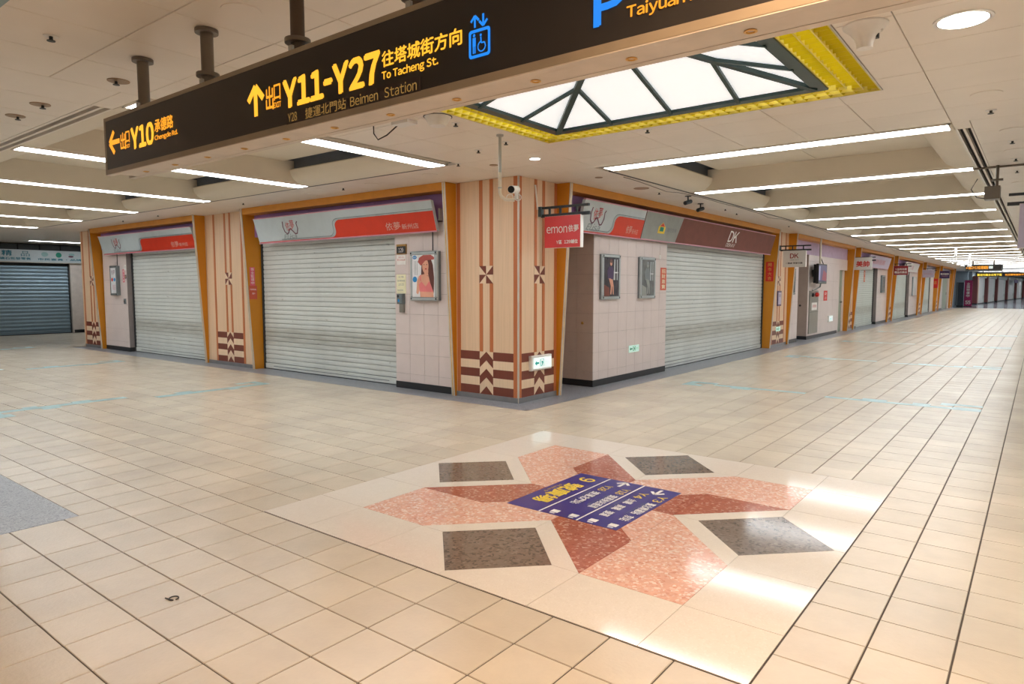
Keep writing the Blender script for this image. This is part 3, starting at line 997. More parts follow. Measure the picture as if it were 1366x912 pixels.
def sprinkler(x, y, label='small dark sprinkler head in the ceiling', group='ceiling sprinklers'):
    t = thing('sprinkler', label, 'sprinkler', (x, y, ZC), group)
    MB().lathe((x, y, ZC), [(0.038, -0.004), (0.04, 0.0), (0.01, 0.0), (0.01, -0.004)], 14).build('rosette', M_PLASTIC, t)
    MB().lathe((x, y, ZC), [(0.01, -0.004), (0.01, -0.022), (0.022, -0.026), (0.022, -0.03), (0.006, -0.03)], 12).build('head', M_IRON, t)
for x, y in ((-4.54, 1.52), (-5.15, 2.11), (-6.28, 2.02), (-6.86, 2.02), (-0.39, 6.82), (-0.29, 8.35), (-0.29, 9.51), (-0.30, 10.48), (-4.11, 4.46), (-4.24, 5.33), (-5.41, 5.91), (-4.72, 5.47), (-8.03, 6.31), (-10.78, 6.36), (-13.9, 6.36), (-15.6, 6.4), (-4.63, 9.55), (-4.63, 12.28), (-4.72, 13.12), (-2.9, 5.72), (-4.7, 16.5)):
    sprinkler(x, y)
for x, y in ((-5.14, 2.12), (-6.27, 2.0), (-6.85, 2.0)):
    disc(x, y + 0.001, 0.07, M_BRONZE, 'bronze recessed ring around a sprinkler on the near left ceiling', 'bronze sprinkler rings')
# white cone and horn loudspeakers
t = thing('cone_speaker', 'white conical ceiling fitting left of the skylight', 'ceiling speaker', (-4.075, 4.2, ZC))
MB().lathe((-4.075, 4.2, ZC), [(0.11, 0.0), (0.115, -0.006), (0.07, -0.075), (0.066, -0.08), (0.01, -0.08)], 24).build('cone', M_PLASTIC, t)
MB().lathe((-4.075, 4.2, ZC), [(0.123, 0.0), (0.123, -0.005), (0.02, -0.005)], 24).build('rim', M_IRON, t)
t = thing('horn_speaker', 'white flared horn speaker hanging right of the yellow louvres', 'ceiling speaker', (-0.83, 4.22, ZC))
MB().lathe((-0.83, 4.22, ZC), [(0.115, 0.0), (0.115, -0.008), (0.085, -0.03), (0.055, -0.065), (0.042, -0.10), (0.04, -0.125), (0.01, -0.125)], 24).build('horn', M_PLASTIC, t)
MB().box(-0.785, -0.765, 4.22, 4.25, ZC - 0.075, ZC - 0.045).build('clip', M_IRON, t)
MB().lathe((-0.775, 4.235, ZC), [(0.03, -0.04), (0.03, -0.03), (0.01, -0.03)], 12).build('bracket', M_TRIM, t)
t = thing('ceiling_bracket', 'white ceiling bracket with a loose dark cable loop by the sign', 'bracket', (-4.42, 4.15, ZC))
MB().box(-4.52, -4.32, 4.08, 4.20, ZC - 0.03, ZC).build('plate', M_PLASTIC, t)
MB().tube([(-4.50, 4.14, ZC - 0.02), (-4.60, 4.10, ZC - 0.10), (-4.66, 4.05, ZC - 0.14), (-4.68, 4.02, ZC - 0.09), (-4.66, 4.0, ZC - 0.01)], 0.006, 6).build('cable', M_RUBBER, t)
# security camera on a bent pole in front of the corner pillar
PX, PY = -4.09, 5.05
t = thing('security_camera', 'white bullet security camera on a bent ceiling pole before the corner pillar', 'camera', (PX, PY, ZC))
MB().lathe((PX, PY, ZC), [(0.035, 0.0), (0.035, -0.015), (0.02, -0.02), (0.015, -0.02)], 14).build('flange', M_GALV, t)
MB().tube([(PX, PY, ZC - 0.01), (PX, PY, 2.60)], 0.014, 12).build('upper_pipe', M_GALV, t)
MB().tube([(PX, PY, 2.61), (PX, PY, 2.42), (PX + 0.008, PY + 0.012, 2.385), (PX + 0.03, PY + 0.04, 2.36), (PX + 0.07, PY + 0.075, 2.355), (PX + 0.10, PY + 0.095, 2.355)], 0.016, 12).build('lower_pipe', M_CREAMPIPE, t)
MB().lathe((PX, PY, 2.46), [(0.02, 0.0), (0.02, 0.012), (0.01, 0.012)], 12).build('clamp', M_GALV, t)
cb = Vector((PX + 0.085, PY + 0.10, 2.455))
dr = Vector((0.32, -0.92, -0.12)).normalized()
bd = MB(); bd.tube([tuple(cb - dr * 0.10), tuple(cb + dr * 0.07)], 0.036, 18); bd.build('camera_body', M_PLASTIC, t)
ln = MB(); ln.tube([tuple(cb + dr * 0.065), tuple(cb + dr * 0.074)], 0.033, 18); ln.build('lens', M_BLACK, t)
jb = MB(); jb.tube([tuple(cb + Vector((0.015, 0.02, -0.03))), tuple(cb + Vector((0.02, 0.02, -0.09)))], 0.016, 10); jb.build('joint', M_PLASTIC, t)
for sx in (-0.03, 0.035):
    cc = cb + Vector((sx, sx * 0.6, -0.075))
    MB().tube([(cc.x + 0.026 * math.cos(i * 0.5), cc.y + 0.02 * math.cos(i * 0.5), cc.z + 0.03 * math.sin(i * 0.5)) for i in range(14)], 0.0045, 6).build('cable', M_PLASTIC, t)
def cctv_dark(x, y, label):
    t = thing('security_camera', label, 'camera', (x, y, ZC))
    MB().lathe((x, y, ZC), [(0.05, 0.0), (0.05, -0.01), (0.012, -0.012), (0.012, -0.07), (0.005, -0.07)], 14).build('mount', M_IRON, t)
    MB().tube([(x + 0.02, y + 0.06, ZC - 0.08), (x - 0.01, y - 0.09, ZC - 0.12)], 0.032, 14).build('camera_body', M_IRON, t)
cctv_dark(-4.67, 11.23, 'dark ceiling camera above the brown signboard')
cctv_dark(-4.44, 10.18, 'small dark ceiling camera above the grey signboard')
t = thing('projector_box', 'grey box on a short ceiling pipe beside the dark slot', 'ceiling box', (-0.47, 9.9, ZC))
MB().tube([(-0.47, 9.9, ZC), (-0.47, 9.9, 2.70)], 0.018, 10).build('pipe', M_POLE, t)
MB().box(-0.53, -0.41, 9.86, 9.94, 2.78, 2.80).build('cross_bar', M_POLE, t)
MB().box(-0.58, -0.43, 9.78, 9.98, 2.56, 2.71).build('housing', M_POLE, t)
MB().tube([(-0.57, 9.9, 2.58), (-0.66, 9.9, 2.60), (-0.72, 9.9, 2.70), (-0.66, 9.9, 2.82)], 0.006, 6).build('cable', M_RUBBER, t)
mb = MB(); mb.tube([(-0.72, 9.95, ZC - 0.012), (0.42, 9.95, ZC - 0.012)], 0.012, 8)
tag(mb.build('ceiling_conduit', M_POLE, org=(-0.15, 9.95, ZC)), 'thin grey conduit running across the right-hand ceiling', 'conduit')
# cable sagging along the slot over the shops
pts = []
for i in range(60):
    y = 7.9 + i * 0.42
    pts.append((-4.335 - 0.012 * math.sin(i * 1.7), y, ZC - 0.008 - 0.05 * max(0, math.sin(i * 0.55)) ** 6))
tag(MB().tube(pts, 0.0045, 6).build('ceiling_cable', M_POLE, org=pts[0]), 'loose dark cable sagging along the ceiling above the shop fronts', 'cable')
# white rods hanging far down the corridor
for x, y in ((-2.45, 28.82), (-2.40, 34.2)):
    t = thing('hanging_lamp', 'white rod hanging from the ceiling far down the long corridor', 'hanging rod', (x, y, ZC), 'white hanging rods in the far corridor')
    MB().tube([(x, y, ZC - 0.008), (x, y, 2.48)], 0.035, 10).build('rod', M_PLASTIC, t)
    MB().lathe((x, y, 2.38), [(0.02, 0.0), (0.08, 0.02), (0.09, 0.06), (0.04, 0.10), (0.02, 0.10)], 16).build('dome', M_PLASTIC, t)
t = thing('hanging_camera', 'cream pipe with a small camera hanging before the blue steel shutter', 'camera', (-19.6, 5.1, ZC))
MB().tube([(-19.6, 5.1, ZC), (-19.6, 5.1, 2.42), (-19.62, 5.02, 2.37), (-19.65, 4.85, 2.36)], 0.03, 10).build('pipe', M_CREAMPIPE, t)
MB().lathe((-19.6, 5.05, ZC), [(0.16, -0.02), (0.14, 0.0), (0.02, 0.0), (0.02, -0.02)], 18).build('lamp', M_DOWNS, t)

# ------------------------------------------------------------------ hanging exit sign
SX0, SX1, SY0, SY1, SZ0, SZ1 = -4.93, 0.02, 1.93, 2.11, 2.268, 2.632
hs = thing('hanging_exit_sign', 'long black hanging exit sign with amber and blue lit lettering', 'sign', ((SX0 + SX1) / 2, 2.02, SZ0))
MB().box(SX0 + 0.012, SX1 - 0.012, SY0 + 0.012, SY1 - 0.012, SZ0 + 0.012, SZ1 - 0.012).build('body', M_SIGNFR, hs)
MB().box(SX0 + 0.025, SX1 - 0.025, SY0 + 0.002, SY0 + 0.014, SZ0 + 0.03, SZ1 - 0.022).build('face', M_SIGNBLK, hs)
fr = MB()
fr.box(SX0, SX1, SY0, SY0 + 0.02, SZ1 - 0.022, SZ1); fr.box(SX0, SX1, SY0, SY0 + 0.02, SZ0, SZ0 + 0.03)
fr.box(SX0, SX0 + 0.025, SY0, SY0 + 0.02, SZ0 + 0.03, SZ1 - 0.022); fr.box(SX1 - 0.025, SX1, SY0, SY0 + 0.02, SZ0 + 0.03, SZ1 - 0.022)
fr.build('frame', M_SIGNFR, hs)
MB().box(SX0, SX1, SY0 + 0.02, SY1, SZ1 - 0.012, SZ1).build('top_cover', M_SIGNFR, hs)
un = MB()
un.box(SX0, SX1, SY0 + 0.001, SY0 + 0.038, SZ0 - 0.004, SZ0 + 0.012); un.box(SX0, SX1, SY1 - 0.036, SY1, SZ0 - 0.004, SZ0 + 0.012)
un.build('edge_rail', M_SIGNUN, hs)
MB().box(SX0 + 0.12, SX1 - 0.01, SY0 + 0.041, SY1 - 0.039, SZ0 - 0.003, SZ0 + 0.012).build('underside', M_SIGNUN, hs)
x = -4.55
while x < SX1:
    mb = MB(); mb.lathe((x, 2.02, SZ0), [(0.017, -0.002), (0.02, -0.006), (0.013, -0.007), (0.011, -0.002)], 16)
    mb.build('spot_ring', M_TRIMY, hs)
    x += 0.385
for px in (-4.535, -3.745, -2.895, -2.08, -1.2, -0.4):
    p = MB(); p.tube([(px, 2.02, SZ1 - 0.02), (px, 2.02, ZC)], 0.034, 16)
    po = p.build('hanger_pole', M_POLE if px < -3.5 else M_POLED, hs)
    for zz_ in ((ZC - 0.022,) if px < -4 else (ZC - 0.022, 2.70)):
        MB().lathe((px, 2.02, zz_), [(0.03, 0.0), (0.062, 0.0), (0.062, 0.02), (0.03, 0.02)], 18).build('flange', M_POLE, po)
    MB().box(px - 0.014, px + 0.014, 1.975, 1.99, SZ1, SZ1 + 0.05).build('bolt_plate', M_GALV, po)
YS_ = SY0 - 0.0005
def sg(body, x0, x1, z0, z1, m, bold=0.0, y=None):
    yy = YS_ if y is None else y
    return letters('lettering', body, lambda u, v: (x0 + (x1 - x0) * u, yy, z0 + (z1 - z0) * v), m, hs, bold)
def sarrow(cx, cz, L, dx, dz, m, wf=0.2):
    mb = MB(); w = L * wf; px, pz = -dz, dx
    def quad(ax, az, bx, bz):
        ddx, ddz = bx - ax, bz - az
        l = math.hypot(ddx, ddz); nx, nz = -ddz / l * w / 2, ddx / l * w / 2
        mb.add([(ax + nx, YS_, az + nz), (bx + nx, YS_, bz + nz), (bx - nx, YS_, bz - nz), (ax - nx, YS_, az - nz)], [(0, 1, 2, 3)])
    tx, tz = cx + dx * L / 2, cz + dz * L / 2
    quad(cx - dx * L / 2, cz - dz * L / 2, tx - dx * w * 0.4, tz - dz * w * 0.4)
    for sgn in (-1, 1):
        quad(tx, tz, tx - dx * L * 0.46 + sgn * px * L * 0.46, tz - dz * L * 0.46 + sgn * pz * L * 0.46)
    return flat_mesh('arrow', mb, m, hs)
sarrow(-4.775, 2.463, 0.15, -1, 0, M_AMBER)
sg('出', -4.685, -4.615, 2.40, 2.505, M_AMBER, 0.012)
sg('口', -4.610, -4.555, 2.435, 2.505, M_AMBER, 0.012)
sg('EXIT', -4.612, -4.553, 2.404, 2.424, M_AMBER, 0.02)
sg('Y10', -4.53, -4.235, 2.386, 2.512, M_AMBER_HOT, 0.045)
sg('承德路', -4.212, -3.985, 2.445, 2.518, M_AMBER, 0.02)
sg('Chengde Rd.', -4.215, -3.935, 2.392, 2.428, M_AMBER, 0.02)
sarrow(-3.128, 2.447, 0.145, 0, 1, M_AMBER_HOT, 0.22)
sg('出', -3.037, -2.975, 2.387, 2.497, M_AMBER, 0.012)
sg('口', -2.968, -2.915, 2.425, 2.497, M_AMBER, 0.012)
sg('EXIT', -2.972, -2.912, 2.390, 2.414, M_AMBER, 0.02)
sg('Y11-Y27', -2.888, -2.208, 2.374, 2.500, M_AMBER_HOT, 0.045)
sg('往塔城街方向', -2.188, -1.745, 2.428, 2.490, M_AMBER_HOT, 0.02)
sg('To Tacheng St.', -2.190, -1.868, 2.370, 2.412, M_AMBER_HOT, 0.02)
MB().box(-2.87, -1.965, SY0 - 0.001, SY0 + 0.004, 2.296, 2.353).build('led_panel', M_LEDBACK, hs)
sg('Y28', -2.855, -2.785, 2.305, 2.345, M_AMBER_DIM, 0.0, SY0 - 0.002)
sg('捷運北門站', -2.72, -2.425, 2.300, 2.348, M_AMBER_DIM, 0.0, SY0 - 0.002)
sg('Beimen', -2.395, -2.215, 2.303, 2.346, M_AMBER_DIM, 0.0, SY0 - 0.002)
sg('Station', -2.175, -1.985, 2.303, 2.346, M_AMBER_DIM, 0.0, SY0 - 0.002)
# lift pictogram
mb = MB()
def rrect(x0, x1, z0, z1, r, n=4):
    pts = []
    for cx, cz, a0 in ((x1 - r, z1 - r, 0), (x0 + r, z1 - r, 90), (x0 + r, z0 + r, 180), (x1 - r, z0 + r, 270)):
        for i in range(n + 1):
            an = R(a0 + 90 * i / n)
            pts.append((cx + r * math.cos(an), cz + r * math.sin(an)))
    return pts
po_, pi_ = rrect(-1.71, -1.607, 2.363, 2.464, 0.012), rrect(-1.699, -1.618, 2.374, 2.453, 0.006)
n = len(po_)
mb.add([(x, YS_, z) for x, z in po_] + [(x, YS_, z) for x, z in pi_], [(i, (i + 1) % n, n + (i + 1) % n, n + i) for i in range(n)])
def dot(cx, cz, r, k=12):
    mb.add([(cx + r * math.cos(2 * math.pi * i / k), YS_, cz + r * math.sin(2 * math.pi * i / k)) for i in range(k)], [tuple(range(k))])
def seg(x0, z0, x1, z1, w):
    l = math.hypot(x1 - x0, z1 - z0); nx, nz = -(z1 - z0) / l * w / 2, (x1 - x0) / l * w / 2
    mb.add([(x0 + nx, YS_, z0 + nz), (x1 + nx, YS_, z1 + nz), (x1 - nx, YS_, z1 - nz), (x0 - nx, YS_, z0 - nz)], [(0, 1, 2, 3)])
dot(-1.684, 2.444, 0.006); seg(-1.684, 2.436, -1.684, 2.405, 0.016); seg(-1.688, 2.406, -1.688, 2.38, 0.006); seg(-1.680, 2.406, -1.680, 2.38, 0.006)
dot(-1.652, 2.440, 0.005)
seg(-1.652, 2.434, -1.650, 2.412, 0.006); seg(-1.650, 2.412, -1.634, 2.412, 0.005); seg(-1.634, 2.412, -1.629, 2.396, 0.005)
for i in range(10):
    an, bn = R(90 + 26 * i), R(90 + 26 * (i + 1))
    seg(-1.648 + 0.018 * math.cos(an), 2.400 + 0.018 * math.sin(an), -1.648 + 0.018 * math.cos(bn), 2.400 + 0.018 * math.sin(bn), 0.005)
flat_mesh('lift_pictogram', mb, M_BLUELED, hs)
sarrow(-1.680, 2.492, 0.042, 0, 1, M_BLUELED, 0.22); sarrow(-1.640, 2.492, 0.042, 0, -1, M_BLUELED, 0.22)
sg('P', -1.172, -1.062, 2.358, 2.478, M_BLUELED, 0.03)
sg('太原路', -1.055, -0.82, 2.415, 2.49, M_AMBER, 0.02)
sg('Taiyuan Rd.', -1.055, -0.775, 2.348, 2.394, M_AMBER, 0.02)
# ================================================================== SHOP FACADES
def letters_on(F, body, s0, s1, z0, z1, y, m, parent, bold=0.0, yt=None, flip=False):
    if flip: s0, s1 = s1, s0
    return letters('lettering', body, plane_map(F, s0, s1, z0, z1, y, yt), m, parent, bold)
def quadF(F, s0, s1, z0, z1, y, m, parent, name='print', yt=None):
    yt = y if yt is None else yt
    mb = MB(); mb.add([F(s0, y, z0), F(s1, y, z0), F(s1, yt, z1), F(s0, yt, z1)], [(0, 1, 2, 3)])
    return flat_mesh(name, mb, m, parent)
def boxF(F, s0, s1, y0, y1, z0, z1, m, parent, name, c=0.0, org=None, label=None):
    mb = MB(F)
    if c: mb.cbox(s0, s1, y0, y1, z0, z1, c)
    else: mb.box(s0, s1, y0, y1, z0, z1)
    return mb.build(name, m, parent, org, label)

def fin_prof(z): return -(0.055 + 0.165 * z / 2.85)
def fin(F, s0, s1, parent, back=0.2):
    """board standing proud of the facade, leaning outwards to the top; metal strip on its front edge"""
    pts = [(back, 0.0), (fin_prof(0) + 0.012, 0.0), (fin_prof(2.955) + 0.012, 2.955), (back, 2.955)]
    f = MB(F).prism(pts, s0, s1, 'x').build('fin', M_FIN, parent)
    w = (s1 - s0)
    for p, q_, m in ((0.0, 0.36, M_TRIM), (0.36, 0.64, M_TRIMY), (0.64, 1.0, M_TRIM)):
        dz = 0.003 if m is M_TRIM else 0.0
        pp = [(fin_prof(0) + 0.012, 0.0), (fin_prof(0) - dz, 0.0), (fin_prof(2.955) - dz, 2.955), (fin_prof(2.955) + 0.012, 2.955)]
        MB(F).prism(pp, s0 + w * p, s0 + w * q_, 'x').build('edge_strip', m, f)
    return f

def decor(F, s0, s1, c, parent, plain=False, left_b=True, right_b=True):
    """laminate pattern on one pillar face between s0 and s1, centred on c"""
    e = -0.006
    half = 0.53
    b0, b1 = max(s0, c - half), min(s1, c + half)
    boxF(F, s0, s1, -0.001, 0.02, 0.07, ZC - 0.002, M_BEIGE, parent, 'laminate_panel')
    if left_b: boxF(F, b0, b0 + 0.062, e, 0.0, 0.07, ZC - 0.003, M_ORSTR, parent, 'stripe')
    if right_b: boxF(F, b1 - 0.062, b1, e, 0.0, 0.07, ZC - 0.003, M_ORSTR, parent, 'stripe')
    for sg_ in (-1, 1):
        a0, a1 = sorted((c + sg_ * 0.062, c + sg_ * 0.12))
        boxF(F, a0, a1, e, 0.0, 0.655, 1.58, M_ORSTR, parent, 'stripe')
        boxF(F, a0, a1, e, 0.0, 1.815, ZC - 0.003, M_ORSTR, parent, 'stripe')
    # pinwheel
    z0, z1, h = 1.58, 1.815, 0.12
    zm = (z0 + z1) / 2
    for tri in ([(c, zm), (c - h, z1), (c - h * 0.0, z1)], [(c, zm), (c + h, z1), (c + h, zm)], [(c, zm), (c + h, z0), (c, z0)], [(c, zm), (c - h, z0), (c - h, zm)]):
        MB(F).prism(tri, e, 0.0, 'y').build('pinwheel_piece', M_BROWN, parent)
    for tri in ([(c, zm), (c, z1), (c + h, z1)], [(c, zm), (c + h, zm), (c + h, z0)], [(c, zm), (c, z0), (c - h, z0)], [(c, zm), (c - h, zm), (c - h, z1)]):
        MB(F).prism(tri, e + 0.001, 0.0, 'y').build('pinwheel_piece', M_PALE, parent)
    # bands and chevrons
    B0, BH = 0.07, 0.117
    i0, i1 = b0 + (0.062 if left_b else 0.0), b1 - (0.062 if right_b else 0.0)
    for k in range(5):
        m = M_BROWN if k % 2 == 0 else M_PALE
        za, zb = B0 + BH * k, B0 + BH * (k + 1)
        boxF(F, i0, c - 0.12, e, 0.0, za, zb, m, parent, 'band')
        boxF(F, c + 0.12, i1, e, 0.0, za, zb, m, parent, 'band')
    boxF(F, c - 0.12, c + 0.12, e + 0.002, 0.0, B0, B0 + 5 * BH, M_PALE, parent, 'chevron_ground')
    dv = 0.105
    for k in range(3):
        zb = B0 + BH * 2 * k - BH
        apex = zb + 2 * BH
        poly = [(c - 0.12, max(B0, apex - BH - dv)), (c, max(B0, apex - BH)), (c + 0.12, max(B0, apex - BH - dv)), (c + 0.12, max(B0, apex - dv)), (c, apex), (c - 0.12, max(B0, apex - dv))]
        if k == 0:
            poly = [(c - 0.115, B0), (c + 0.115, B0), (c, B0 + BH * 0.95)]
        MB(F).prism(poly, e, 0.0, 'y').build('chevron', M_BROWN, parent)
    boxF(F, s0, s1, -0.012, 0.02, 0.0, 0.07, M_KICK, parent, 'kick_plate')

def pillar(F, s0, s1, label, c=None, group=None, fw=0.055, lfin=True):
    """pillar in a facade: laminate face between two leaning fins"""
    c = (s0 + s1) / 2 if c is None else c
    p = thing('shop_pillar', label, 'pillar', F((s0 + s1) / 2, 0, 0), group)
    boxF(F, s0 + fw, s1 - fw, 0.02, 0.6, 0.0, ZC, M_BEIGE, p, 'core')
    decor(F, s0 + fw, s1 - fw, c, p)
    if lfin: fin(F, s0, s0 + fw, p, 0.22)
    else: boxF(F, s0, s0 + fw, -0.002, 0.6, 0.0, ZC - 0.002, M_BEIGE, p, 'corner_board')
    fin(F, s1 - fw, s1, p, 0.22)
    return p
# corner pillar: two decorated faces
cp = thing('corner_pillar', 'beige corner pillar with brown chevrons and pinwheels where the two corridors meet', 'pillar', (-5.9, 7.42, 0))
MB().box(-6.44, XF - 0.02, YF + 0.02, 7.86, 0, ZC).build('core', M_BEIGE, cp)
decor(FL, -6.445, XF, -5.90, cp)
decor(FR, YF, 7.865, 7.455, cp)
MB().box(XF - 0.012, XF + 0.008, YF - 0.008, YF + 0.012, 0.0, ZC - 0.002).build('corner_trim', M_TRIM, cp)
fin(FL, -6.50, -6.445, cp, 0.22); fin(FR, 7.865, 7.92, cp, 0.9)

def wall_run(F, name, segs, label):
    """backing structure of a facade: list of (s0,s1,y0,y1,z0,z1)"""
    mb = MB(F)
    for s in segs: mb.box(*s)
    return tag(mb.build(name, M_WALL), label, 'wall', kind='structure')
wl = wall_run(FL, 'wall_left', [(-19.5, -6.3, 0.24, 0.6, 0, ZC)], 'shop-front wall of the side corridor')
wr = wall_run(FR, 'wall_right', [(8.92, 19.98, 0.24, 0.9, 0, ZC), (7.0, 9.0, 0.9, 1.1, 0, ZC), (19.8, 21.0, 0.9, 1.1, 0, ZC), (20.94, YEND, 0.24, 0.6, 0, ZC)], 'shop-front wall of the long corridor')
JOINT = 0.003
def tiled(F, parent, s0, s1, vs, y0, y1, zs, m=M_PINKTILE, z_top=2.5):
    """30 cm wall tiles with recessed joints; vs/zs list the joint lines"""
    boxF(F, s0, s1, y0 + 0.006, y1, 0.0, z_top, M_TILEJOINT, parent, 'tile_backing')
    ss = [s0] + sorted(v for v in vs if s0 + 0.02 < v < s1 - 0.02) + [s1]
    zz_ = [0.10] + [z for z in zs if z < z_top - 0.02] + [z_top]
    for a_, b_ in zip(ss, ss[1:]):
        for za, zb in zip(zz_, zz_[1:]):
            boxF(F, a_ + JOINT / 2, b_ - JOINT / 2, y0, y0 + 0.01, za + JOINT / 2, zb - JOINT / 2, m, parent, 'wall_tile', 0.0015)
    boxF(F, s0 - 0.004, s1 + 0.004, y0 - 0.001, y1, 0.0, 0.10, M_SKIRT, parent, 'skirting')
ZJ = [0.227 + 0.3 * k for k in range(9)]
TRIM = [1]
TRIM_LB = ['wide cream shutter by the corner pillar', 'second bay of the side corridor', 'posters and the DK shutter', 'monitor and fire cabinet', 'third bay of the long corridor', 'fourth bay of the long corridor', 'fifth bay of the long corridor', 'last bay of the long corridor']
def fascia(F, parent, s0, s1, m=M_PURPLE, splits=(), z0=2.455):
    """orange header beam under the ceiling and the purple fascia behind the signboard"""
    tag(MB(F).prism([(-0.205, 2.852), (-0.212, ZC - 0.002), (0.24, ZC - 0.002), (0.24, 2.852)], s0, s1, 'x').build('trim_%d' % TRIM[0], M_HEADER, None, F((s0 + s1) / 2, 0, 2.852)), 'orange header beam above the %s' % TRIM_LB[TRIM[0] - 1], 'trim', kind='structure')
    TRIM[0] += 1
    ed = [s0] + list(splits) + [s1]
    for a_, b_ in zip(ed, ed[1:]):
        boxF(F, a_ + 0.002, b_ - 0.002, 0.03, 0.24, z0, 2.852, m, parent, 'fascia_panel')

def shutter(F, s0, s1, label, m=M_SHUT, group=None, pitch=0.0832, z_top=2.50, y=0.17, parts=True):
    t = thing('roller_shutter', label, 'shutter', F((s0 + s1) / 2, y, 0), group)
    nrow = int((z_top - 0.115) / pitch)
    def slat(mb, z):
        r_ = 0.012 if m is M_SHUTB else 0.0
        pr = [(0.014, z + 0.001), (0.002 + r_, z + 0.005), (-0.001, z + pitch * 0.25), (-0.003 - r_ * 0.4, z + pitch * 0.5), (-0.001, z + pitch * 0.75), (0.002 + r_, z + pitch - 0.006), (0.014, z + pitch - 0.002)]
        v = [F(s0 + 0.03, y + a_, b_) for a_, b_ in pr] + [F(s1 - 0.03, y + a_, b_) for a_, b_ in pr]
        k = len(pr)
        n = len(mb.v); mb.v += v
        mb.f += [(n + i, n + i + 1, n + k + i + 1, n + k + i) for i in range(k - 1)]
        mb.sm += [True] * (k - 1)
    if parts:
        mb = MB(); slat(mb, 0.115)
        first = mb.build('slat', m, t)
        for r in range(1, nrow):
            copy_at(first, t, (0, 0, pitch * r))
    else:
        mb = MB()
        for r in range(nrow): slat(mb, 0.115 + pitch * r)
        tag(mb.build('curtain', m, t), kind='stuff')
    boxF(F, s0 + 0.03, s1 - 0.03, y - 0.012, y + 0.02, 0.012, 0.108, m, t, 'bottom_bar', 0.006)
    boxF(F, s0 + 0.03, s1 - 0.03, y - 0.008, y + 0.022, 0.0, 0.012, M_RAIL, t, 'rubber_seal')
    for a_, b_ in ((s0, s0 + 0.035), (s1 - 0.035, s1)):
        boxF(F, a_, b_, y - 0.03, y + 0.03, 0.0, z_top, M_RAIL, t, 'guide_rail')
    boxF(F, s0 + 0.03, s1 - 0.03, y + 0.02, y + 0.04, 0.0, z_top, M_RAIL, t, 'shadow_backing')
    boxF(F, s0 + 0.3, s1 - 0.3, y - 0.016, y - 0.011, 0.055, 0.066, M_ALUD, t, 'handle_strip')
    return t

def slant_sign(F, s0, s1, z0, z1, label, yb=-0.10, yt=-0.22, m=M_SIGNW, name='shop_signboard'):
    """signboard box leaning out to the top; returns the thing and a print offset"""
    t = thing(name, label, 'signboard', F((s0 + s1) / 2, yb, z0))
    MB(F).prism([(yb + 0.05, z0), (yb, z0), (yt, z1), (yt + 0.05, z1)], s0, s1, 'x').build('box', m, t)
    for a_ in (s0 + 0.25, (s0 + s1) / 2, s1 - 0.25):
        boxF(F, a_ - 0.02, a_ + 0.02, yb + 0.02, -0.002, z0 + 0.18, z0 + 0.22, M_RAIL, t, 'bracket')
    e = 0.012
    MB(F).prism([(yb + 0.01, z0 - e), (yb - 0.008, z0 - e), (yb - 0.008, z0 + 0.006), (yb + 0.01, z0 + 0.006)], s0 - 0.005, s1 + 0.005, 'x').build('bottom_trim', M_SIGNPINK, t)
    MB(F).prism([(yt + 0.03, z1 - 0.004), (yt - 0.006, z1 - 0.004), (yt - 0.006, z1 + e), (yt + 0.03, z1 + e)], s0 - 0.005, s1 - 0.02, 'x').build('top_trim', M_SIGNPINK, t)
    return t

def on_slant(F, s0, s1, z0, z1, yb, yt, off):
    """map sign units: a along s (absolute), b 0..1 up the face"""
    def fn(s, b):
        return F(s, yb + (yt - yb) * b - off, z0 + (z1 - z0) * b)
    return fn

def poly_print(fn, pts, m, parent, name='print'):
    """flat polygon printed on a slanted sign (convex or fan-safe)"""
    mb = MB()
    n = len(pts)
    mb.v = [fn(*p) for p in pts]; mb.f = [tuple(range(n))]; mb.sm = [False]
    return flat_mesh(name, mb, m, parent)
def line_print(fn, pts, w, hs_, m, parent, name='outline'):
    """ribbon along points; w in s units, hs_ converts height units to metres"""
    mb = MB()
    P_ = [Vector((p[0], p[1] * hs_)) for p in pts]
    for i, p in enumerate(P_):
        a_ = P_[max(0, i - 1)]; b_ = P_[min(len(P_) - 1, i + 1)]
        d = (b_ - a_).normalized(); nn = Vector((-d.y, d.x)) * (w / 2)
        for q_ in (p + nn, p - nn):
            mb.v.append(fn(q_.x, q_.y / hs_))
    for i in range(len(P_) - 1):
        mb.f.append((2 * i, 2 * i + 1, 2 * i + 3, 2 * i + 2)); mb.sm.append(False)
    return flat_mesh(name, mb, m, parent)

